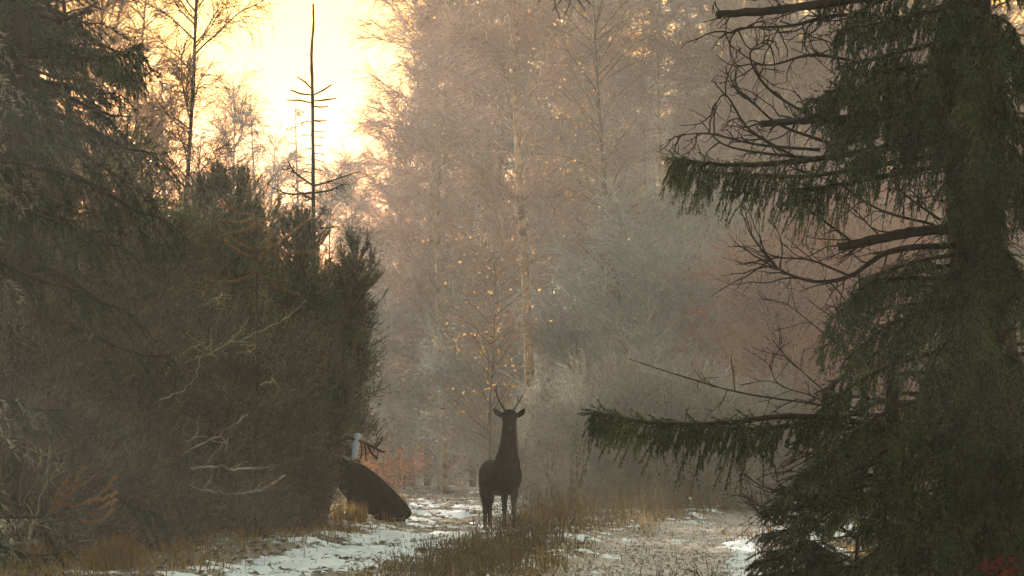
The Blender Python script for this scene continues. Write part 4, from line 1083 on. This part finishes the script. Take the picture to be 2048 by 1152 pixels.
def dead_branch(ctrl, r0, r1, seed, twigs=0, tl=0.25, curl=0.25, mat='twig_dark', name='dead_branch', parent=None, dirn=None):
    r = np.random.default_rng(seed); wd = MB()
    pp = smooth_path(ctrl, 8); tube(wd, pp, np.linspace(r0, r1, len(pp)), 7, True, 0.08, r)
    if twigs:
        t = 0.1 + 0.9 * r.random(twigs); sp_, tg = sample(pp[None], np.zeros(twigs, int), t)
        S = grow(sp_, tg * 0.9 + r.normal(0, 0.5, tg.shape), tl * (0.4 + 0.9 * r.random(twigs)), 7, r.choice([-0.12, 0.0, 0.12]), curl, r)
        taper_prisms(wd, S, min(0.006, r0 * 0.5), 0.0022, 4)
        i2 = np.repeat(np.arange(twigs), 2); s2, g2 = sample(S, i2, 0.3 + 0.6 * r.random(len(i2)))
        T = grow(s2, g2 + r.normal(0, 0.7, g2.shape), tl * 0.4 * (0.4 + 0.8 * r.random(len(i2))), 4, 0.03, curl, r)
        taper_prisms(wd, T, 0.003, 0.0018, 3)
    return link(name, wd.mesh(name, M[mat], True), near if parent is None else parent)
dead_branch(from_trunk(-30, (1760, -8, 23.7), (1600, 14, 23.5), (1520, 24, 23.4), (1432, 29, 23.4)), 0.034, 0.022, 401, 14, 0.3)
dead_branch(from_trunk(60, (1700, 30, 23.9), (1580, 52, 23.8), (1500, 55, 23.8), (1460, 66, 23.8)), 0.016, 0.004, 402, 26, 0.35, 0.35)
dead_branch(from_trunk(200, (1740, 232, 23.6), (1620, 240, 23.5), (1522, 248, 23.4)), 0.030, 0.022, 403, 22, 0.35, 0.3)
dead_branch(from_trunk(455, (1820, 465, 23.4), (1740, 482, 23.3), (1676, 494, 23.3)), 0.036, 0.026, 404, 14, 0.4, 0.2)
dead_branch(from_trunk(490, (1790, 500, 23.7), (1700, 552, 23.6), (1630, 563, 23.5), (1560, 540, 23.5), (1522, 500, 23.5)), 0.022, 0.003, 405, 26, 0.35, 0.18)
dead_branch([loc(1700, 552, 23.6), loc(1620, 520, 23.6), loc(1560, 515, 23.6), loc(1518, 500, 23.7)], 0.008, 0.003, 406, 10, 0.25, 0.18)
for k, c in enumerate([((1670, 290, 23.6), (1560, 250, 23.4), (1500, 200, 23.3), (1470, 185, 23.3)), ((1650, 250, 23.9), (1540, 180, 23.7), (1500, 110, 23.6), (1540, 75, 23.6)),
                       ((1640, 300, 23.5), (1520, 290, 23.4), (1420, 268, 23.3), (1360, 270, 23.3)), ((1600, 320, 23.5), (1500, 260, 23.4), (1450, 190, 23.3), (1420, 235, 23.3)),
                       ((1700, 120, 23.6), (1620, 110, 23.6), (1530, 130, 23.6), (1460, 92, 23.6)), ((1690, 320, 23.7), (1560, 310, 23.6), (1450, 290, 23.5), (1400, 240, 23.4)),
                       ((1780, 150, 23.4), (1750, 80, 23.4), (1735, 50, 23.4)), ((1680, 140, 23.6), (1670, 80, 23.6), (1690, 60, 23.6)), ((1870, 450, 24.0), (1760, 420, 24.0), (1680, 370, 24.0), (1600, 340, 24.1)),
                       ((1880, 440, 24.1), (1800, 380, 24.1), (1790, 340, 24.1)), ((1700, 480, 23.9), (1620, 420, 23.9), (1590, 380, 23.9))]):
    dead_branch([loc(*q) for q in c], 0.011 if k < 6 else 0.009, 0.003, 420 + k, 9, 0.28, 0.32)

# water drops on the shoot tips
tips = np.concatenate(tips)
vis = tips[(tips[:, 0] + base[0] < PX(1830, 23)) & (tips[:, 2] < 4.3)]
sel = vis[rs.permutation(len(vis))[:300]]
mb = MB()
for q in sel:
    ball(mb, q + np.array([0, 0, -0.006]), 0.006 + 0.004 * rs.random(), 6)
tag(mb.build('water_drops', M['drop'], near, True), kind='stuff')

# darker spruce standing just behind it, closing the right edge
nb = spruce_meshes(9.0, 1.7, 0.1, 71, 0.95, 'needle_dark', nw=0.011, nl=0.04)
put('spruce_tree', nb, TN, 'dark spruce crowding behind the big near spruce at the right edge', 'tree', PX(2010, 28), 28, s=0.95, sz=0.62)
nb2 = spruce_meshes(2.6, 1.05, 0.05, 72, 2.3, 'needle_dark', nw=0.007, nl=0.03)
put('spruce_tree', nb2, TN, 'bushy young spruce under the lowest near boughs', 'tree', PX(1790, 26), 26, s=1.0, sz=0.9)
put('spruce_tree', nb2, TN, 'bushy young spruce in the lower right corner', 'tree', PX(1950, 25), 25, s=1.0, sz=0.8, rz=2)
sd3 = spruce_meshes(0.75, 0.36, 0.02, 73, 7.0, 'needle_near', nw=0.004, nl=0.02, rb=0.02)
put('spruce_seedling', sd3, TN, 'bright green spruce seedling beside the snow patch on the right', 'tree', PX(1600, 27), 27, s=1.0, sz=1.0, z=float(P(1600, 1190, 27)[2]))

# leafless sapling whose long twigs reach out over the track
sb = np.array([PX(1700, 25.5), 25.5, gz(PX(1700, 25.5), 25.5)])
sap = thing('bare_sapling', 'leafless sapling with long dark twigs between the near boughs', 'shrub', sb)
S_ = lambda *c: [P(*q) - sb for q in c]
for k, (c, r0, tw_) in enumerate(((((1700, 1340, 25.5), (1720, 1000, 25.5), (1735, 830, 25.4), (1690, 700, 25.3), (1672, 590, 25.3)), 0.014, 14),
                    (((1735, 830, 25.4), (1640, 810, 25.0), (1480, 785, 24.6), (1340, 745, 24.3), (1258, 718, 24.1)), 0.008, 6),
                    (((1735, 830, 25.4), (1660, 790, 25.0), (1580, 720, 24.8), (1545, 680, 24.7)), 0.007, 6),
                    (((1730, 870, 25.4), (1640, 800, 25.2), (1560, 770, 25.1), (1538, 728, 25.1)), 0.006, 8),
                    (((1690, 700, 25.3), (1640, 660, 25.3), (1590, 620, 25.3), (1575, 608, 25.3)), 0.005, 5),
                    (((1715, 1080, 25.5), (1620, 1010, 25.2), (1520, 970, 25.0), (1465, 930, 24.9)), 0.009, 16),
                    (((1700, 1070, 25.5), (1600, 1025, 25.2), (1530, 1015, 25.0), (1480, 985, 25.0)), 0.006, 12),
                    (((1705, 1150, 25.5), (1640, 1100, 25.3), (1580, 1060, 25.2), (1540, 1040, 25.2)), 0.006, 18))):
    dead_branch(S_(*c), r0, 0.0025, 500 + k, tw_, 0.28, 0.16, 'twig_dark', 'branch', sap)

# sprigs of heather by the bare track
for k, (px, py, d, n, h, lab) in enumerate(((1325, 1165, 36, 12, 0.30, 'dark heather sprig growing in the bare track'), (1420, 1160, 34, 22, 0.36, 'bushy heather sprig left of the right snow patch'),
                                 (1500, 1150, 34, 16, 0.34, 'bushy heather sprig before the right snow patch'), (1560, 1080, 38, 26, 0.55, 'tangled heather sprig beside the snow under the bare twigs'), (1620, 1060, 38, 22, 0.5, 'tangled heather sprig below the sapling'))):
    x = PX(px, d); t = thing('heather_sprig', lab, 'plant', (x, d, gz(x, d) - 0.02), 0, 'heather sprigs by the bare track')
    r = np.random.default_rng(600 + k); wd = MB(); nd = MB()
    S = grow(np.zeros((n, 3)) + r.normal(0, 0.012, (n, 3)) * np.array([1, 1, 0]), np.stack([r.normal(0, 0.45, n), r.normal(0, 0.45, n), np.ones(n)], 1), h * (0.5 + 0.7 * r.random(n)), 5, 0.04, 0.16, r)
    taper_prisms(wd, S, 0.005, 0.002, 4)
    i2 = np.repeat(np.arange(n), 5); s2, g2 = sample(S, i2, 0.3 + 0.65 * r.random(len(i2)))
    T = grow(s2, g2 + r.normal(0, 0.5, g2.shape), h * 0.25 * (0.5 + r.random(len(i2))), 3, 0.1, 0.12, r)
    taper_prisms(wd, T, 0.003, 0.0015, 3); a, b = segs(T); needles(nd, a, b, 8, 0.012, 0.005, 0.7, r)
    wd.build('stems', M['twig_brown'], t); nd.build('needles', M['heather'], t)

# ------------------------------------------------------------------ stems and dead wood in front of the left gorse
def stem_thing(name, label, cat, parts, mat, group=None, needle=None):
    """parts: list of (control points as (px, py, d), r0, r1)"""
    q0 = P(*parts[0][0][0]); t = thing(name, label, cat, (q0[0], q0[1], q0[2]), 0, group)
    for c, r0, r1 in parts:
        pp = smooth_path([P(*q) - q0 for q in c], 6); wd = MB()
        r = np.random.default_rng(int(c[0][0] * 7 + c[-1][1]) % 9973)
        pp[1:-1] += r.normal(0, 0.010, pp[1:-1].shape)
        tube(wd, pp, np.linspace(r0, r1, len(pp)) * 0.85, 6, True, 0.12, r)
        if not needle:
            k = r.integers(1, len(pp) - 1, 4); tg = nrm(np.gradient(pp, axis=0))[k]
            T = grow(pp[k], tg + r.normal(0, 0.6, tg.shape), 0.10 + 0.25 * r.random(4), 4, -0.05, 0.18, r)
            taper_prisms(wd, T, min(r0, 0.006), 0.002, 4)
        o = wd.build('stem', M[mat], t, True)
        if needle:
            nd = MB(); needles(nd, pp[2:-1], pp[3:], needle[1], needle[2], needle[3], 0.6, r); nd.build('fronds', M[needle[0]], o)
    return t
stem_thing('dead_branch', 'bleached pale branch lying level against the dark gorse', 'branch', [(((380, 936, 46.4), (430, 932, 46.3), (470, 938, 46.3), (520, 935, 46.4), (560, 929, 46.4)), 0.018, 0.013)], 'pale_wood', 'bleached branches')
stem_thing('dead_branch', 'bleached sagging branch below the level pale branch', 'branch', [(((378, 968, 46.4), (395, 978, 46.3), (430, 984, 46.3), (470, 988, 46.4), (520, 980, 46.6), (570, 950, 46.9)), 0.011, 0.017)], 'pale_wood', 'bleached branches')
stem_thing('dead_branch', 'grey forked branch above the bleached branches', 'branch', [(((368, 905, 46.4), (420, 880, 46.3), (465, 850, 46.3), (495, 828, 46.4)), 0.014, 0.012), (((465, 850, 46.3), (450, 885, 46.3), (420, 915, 46.4)), 0.011, 0.007)], 'pale_wood', 'bleached branches')
stem_thing('dead_branch', 'curled pale twig left of the grey forked branch', 'branch', [(((365, 885, 46.4), (392, 870, 46.3), (395, 845, 46.3), (372, 838, 46.4)), 0.010, 0.006), (((392, 850, 46.3), (400, 828, 46.4)), 0.008, 0.005)], 'pale_wood', 'bleached branches')
stem_thing('dead_branch', 'pale branch crossing in front of the crouching deer', 'branch', [(((590, 902, 54.2), (640, 897, 54.2), (680, 912, 54.3), (715, 925, 54.5)), 0.015, 0.009)], 'pale_wood', 'bleached branches')
stem_thing('dead_branch', 'reddish pale stick poking in from the left edge', 'branch', [(((-40, 968, 44), (40, 970, 44), (75, 978, 44), (105, 985, 44)), 0.016, 0.010)], 'pale_wood', 'bleached branches')
stem_thing('broom_plant', 'pale green broom stems leaning against the dark gorse', 'plant',
           [(((310, 805, 46.4), (345, 790, 46.4), (385, 765, 46.3), (400, 720, 46.3), (425, 680, 46.4)), 0.012, 0.006), (((400, 715, 46.3), (450, 690, 46.2), (485, 655, 46.2), (500, 632, 46.2)), 0.011, 0.005),
            (((330, 755, 46.4), (350, 720, 46.3), (385, 695, 46.3), (410, 688, 46.3)), 0.012, 0.006), (((430, 700, 46.4), (480, 680, 46.3), (535, 655, 46.3)), 0.012, 0.009), (((535, 655, 46.3), (580, 632, 46.4), (610, 600, 46.4)), 0.010, 0.006),
            (((370, 725, 46.4), (410, 712, 46.3), (450, 690, 46.3)), 0.010, 0.006), (((480, 690, 46.4), (510, 690, 46.4), (500, 705, 46.4)), 0.008, 0.005), (((528, 650, 46.4), (530, 600, 46.4), (535, 580, 46.4)), 0.007, 0.004), (((520, 770, 46.4), (540, 762, 46.4), (545, 757, 46.4)), 0.010, 0.007), (((405, 612, 46.4), (430, 598, 46.4), (440, 593, 46.4)), 0.012, 0.008)], 'green_stem')
stem_thing('dead_fir_branch', 'rusty orange dead fir branch sticking up in the lower left', 'branch',
           [(((85, 1032, 40.6), (120, 1010, 40.6), (160, 1010, 40.5), (200, 1000, 40.4), (232, 985, 40.4)), 0.012, 0.006), (((100, 1020, 40.6), (130, 990, 40.6), (150, 965, 40.5), (172, 935, 40.5)), 0.012, 0.006), (((95, 1020, 40.6), (115, 985, 40.6), (140, 950, 40.6)), 0.011, 0.005),
            (((120, 1010, 40.6), (150, 980, 40.7), (198, 945, 40.7)), 0.009, 0.005), (((140, 1040, 40.6), (180, 1030, 40.5), (215, 1010, 40.4), (230, 1000, 40.4)), 0.011, 0.005), (((150, 1045, 40.6), (190, 1045, 40.5), (225, 1020, 40.4)), 0.010, 0.005), (((130, 1020, 40.6), (180, 1000, 40.6), (215, 975, 40.6), (228, 955, 40.6)), 0.009, 0.004)],
           'twig_brown', None, ('dead_needle', 30, 0.04, 0.012))
stem_thing('bramble_plant', 'thin green-grey stems rising left of the rusty fir branch', 'plant',
           [(((55, 1090, 40.6), (70, 1030, 40.6), (90, 960, 40.6), (102, 890, 40.6)), 0.010, 0.006), (((88, 980, 40.6), (105, 950, 40.6), (115, 938, 40.6), (108, 922, 40.6)), 0.009, 0.006), (((75, 935, 40.6), (82, 915, 40.6), (80, 898, 40.6)), 0.010, 0.008), (((55, 1085, 40.6), (62, 1050, 40.6), (75, 1038, 40.6)), 0.013, 0.010), (((0, 1040, 40.6), (5, 1065, 40.6), (8, 1095, 40.6)), 0.010, 0.008), (((20, 1150, 40.6), (22, 1110, 40.6), (22, 1085, 40.6)), 0.011, 0.008), (((185, 1140, 40.6), (190, 1110, 40.6), (188, 1070, 40.6)), 0.010, 0.007)], 'green_stem')

def tuft(label, px, d, n, h, w, seed, mat='straw', name='grass_tuft'):
    x = PX(px, d); r = np.random.default_rng(seed); mb = MB()
    p = np.stack([np.clip(r.normal(0, w, n), -1.6 * w, 1.6 * w), np.clip(r.normal(0, w, n), -1.6 * w, 1.6 * w), np.zeros(n)], 1)
    blades(mb, p, h * (0.4 + 0.7 * r.random(n)), 0.012, 0.22, r)
    o = mb.build(name, M[mat]); o.location = (x, d, gz(x, d) - 0.02)
    return tag(o, label, 'grass', 'straw tufts by the left track')
tuft('bright straw tuft at the lower left corner of the snowy track', 240, 39, 700, 0.42, 0.10, 1)
tuft('small straw tuft left of the bright tuft', 190, 39.5, 120, 0.35, 0.08, 2)
tuft('faded straw tuft at the left edge under the gorse', 60, 40, 300, 0.35, 0.12, 3)
tuft('thin straw tuft beside the crouching deer', 800, 66, 260, 0.5, 0.06, 4)
tuft('straw tuft hiding the forelegs of the crouching deer', 700, 60.6, 420, 0.36, 0.16, 6)
tuft('thin straw tuft at the standing stag hooves', 1050, 62, 260, 0.35, 0.14, 5)

# broken branch with hanging twigs above the crouching deer, and the blue strip on it
q0 = P(640, 905, 56.0)
br_ = thing('broken_branch', 'broken twiggy branch hanging over the crouching deer', 'branch', q0)
for k, (c, r0, r1) in enumerate(((((640, 905), (670, 885), (700, 876), (725, 884), (750, 896), (770, 905)), 0.020, 0.010), (((722, 884), (724, 905), (718, 925)), 0.013, 0.008), (((730, 886), (731, 905), (732, 922)), 0.010, 0.007),
                                 (((735, 888), (742, 905), (755, 918)), 0.014, 0.012), (((750, 896), (760, 885), (766, 872)), 0.014, 0.008), (((748, 893), (755, 880), (752, 868)), 0.008, 0.005), (((757, 900), (755, 910), (750, 918)), 0.008, 0.006),
                                 (((682, 880), (678, 870), (684, 855)), 0.011, 0.006), (((690, 878), (700, 868), (712, 862)), 0.008, 0.004), (((672, 886), (690, 893), (700, 890)), 0.012, 0.008), (((735, 888), (745, 892), (748, 905)), 0.007, 0.005))):
    mb = MB(); pp = smooth_path([P(a, b, 56.0 + 0.03 * k) - q0 for a, b in c], 5)
    tube(mb, pp, np.linspace(r0, r1, len(pp)) * 1.5, 6, True, 0.06, rs); mb.build('twig' if k else 'limb', M['twig_dark'], br_, True)
m, nt, out = new_mat('pale_blue_plastic')
b = nt.nodes.new('ShaderNodeBsdfPrincipled'); b.inputs['Base Color'].default_value = (0.55, 0.67, 0.86, 1); b.inputs['Roughness'].default_value = 0.45
b.inputs['Transmission Weight'].default_value = 0.0; b.inputs['Subsurface Weight'].default_value = 0.0
tl = nt.nodes.new('ShaderNodeBsdfTranslucent'); tl.inputs[0].default_value = (0.60, 0.71, 0.88, 1)
mix = nt.nodes.new('ShaderNodeMixShader'); mix.inputs[0].default_value = 0.55
nt.links.new(b.outputs[0], mix.inputs[1]); nt.links.new(tl.outputs[0], mix.inputs[2]); nt.links.new(mix.outputs[0], out.inputs[0])
q0 = P(711, 878, 55.93)
bt = thing('plastic_strip', 'pale blue plastic strip with a rounded top caught among broken twigs', 'litter', q0)
mb = MB(); loft(mb, [(P(a, y, 55.93) - q0, w, w * 0.5) for a, y, w in ((713, 881, 0.022), (712, 885, 0.046), (711, 898, 0.050), (709, 911, 0.042), (707, 917, 0.032), (707, 919, 0.012))], 10); mb.build('body', m, bt, True)
mb = MB(); loft(mb, [(P(a, y, 55.93) - q0, w, w * 0.6) for a, y, w in ((715, 866, 0.010), (715, 867.5, 0.034), (715, 871, 0.054), (714, 875, 0.054), (713.5, 878.5, 0.034), (713, 881, 0.018))], 10); mb.build('cap', m, bt, True)

# a bough of the leftmost spruce stretching towards the birches
ls = next(o for o in col.objects if o.get('label', '').startswith('tall dark spruce filling'))
lv = lambda px, py, d: (P(px, py, d) - np.array(ls.location)) / np.array(ls.scale)
tips = []
bough([lv(40, 110, 44), lv(120, 112, 43.6), lv(190, 118, 43.3), lv(240, 108, 43.2), lv(280, 92, 43.2)], 0.8, 60, 701, 0.03, 0.4, nl=0.035, nw=0.009, per=26, t0=0.2, parent=ls)
bough([lv(40, 60, 44), lv(130, 90, 44.2), lv(220, 130, 44.3), lv(270, 150, 44.3)], 0.9, 50, 702, 0.025, 0.4, nl=0.035, nw=0.009, per=26, t0=0.2, parent=ls)
q0 = np.array([PX(2005, 22.0), 22.0, gz(PX(2005, 22.0), 22.0)]); t = thing('bramble', 'red-leaved bramble shoot low in the bottom right corner', 'plant', q0)
r = np.random.default_rng(12); wd = MB(); lf = MB()
for k in range(5):
    e = P(1975 + 14 * k, 1125 + 12 * r.random(), 22.0) - q0; pp = smooth_path([np.array([0.02 * k, 0, 0]), e * np.array([0.7, 1, 0.7]), e], 6); tube(wd, pp, np.linspace(0.006, 0.003, len(pp)), 5)
    leaves(lf, np.repeat(pp[6:], 3, axis=0) + r.normal(0, 0.03, (len(pp[6:]) * 3, 3)), 0.055, r, 0.3)
wd.build('stems', M['twig_dark'], t); lf.build('leaves', M['bramble'], t)

# pine tip hanging in from the top edge
q0 = P(1130, -40, 40.0); t = thing('pine_branch', 'dark pine twig tip hanging into the top of the picture', 'branch', q0)
r = np.random.default_rng(9); wd = MB(); nd = MB()
for c in (((1130, -40), (1125, -5), (1105, 20)), ((1135, -40), (1140, 0), (1130, 30)), ((1140, -40), (1165, -10), (1180, 8)), ((1120, -40), (1095, -15), (1075, 5)), ((1140, -40), (1110, 0), (1120, 38)), ((1150, -40), (1155, -5), (1170, 20))):
    pp = smooth_path([P(a, b, 40 + r.normal(0, 0.1)) - q0 for a, b in c], 5); tube(wd, pp, np.linspace(0.008, 0.003, len(pp)), 5)
    needles(nd, pp[3:-1], pp[4:], 14, 0.035, 0.004, 0.7, r)
wd.build('twigs', M['twig_dark'], t); nd.build('needles', M['needle_dark'], t)

# ------------------------------------------------------------------ haze: one closed box of even, thin mist round the whole place
mb = MB()
x0, x1, y0, y1, z0, z1 = -340.0, 340.0, -60.0, 420.0, -6.0, 32.0
mb.add([(x0, y0, z0), (x1, y0, z0), (x1, y1, z0), (x0, y1, z0), (x0, y0, z1), (x1, y0, z1), (x1, y1, z1), (x0, y1, z1)],
       q=[(0, 3, 2, 1), (4, 5, 6, 7), (0, 1, 5, 4), (1, 2, 6, 5), (2, 3, 7, 6), (3, 0, 4, 7)])
m, nt, out = new_mat('haze')
v = nt.nodes.new('ShaderNodeVolumePrincipled')
v.inputs['Color'].default_value = (*HAZE_COLOR, 1); v.inputs['Density'].default_value = HAZE_DENSITY; v.inputs['Anisotropy'].default_value = HAZE_G
nt.links.new(v.outputs[0], out.inputs['Volume'])
hz = mb.build('haze', m)
tag(hz, 'thin pale winter mist filling the wood', 'haze', kind='stuff')
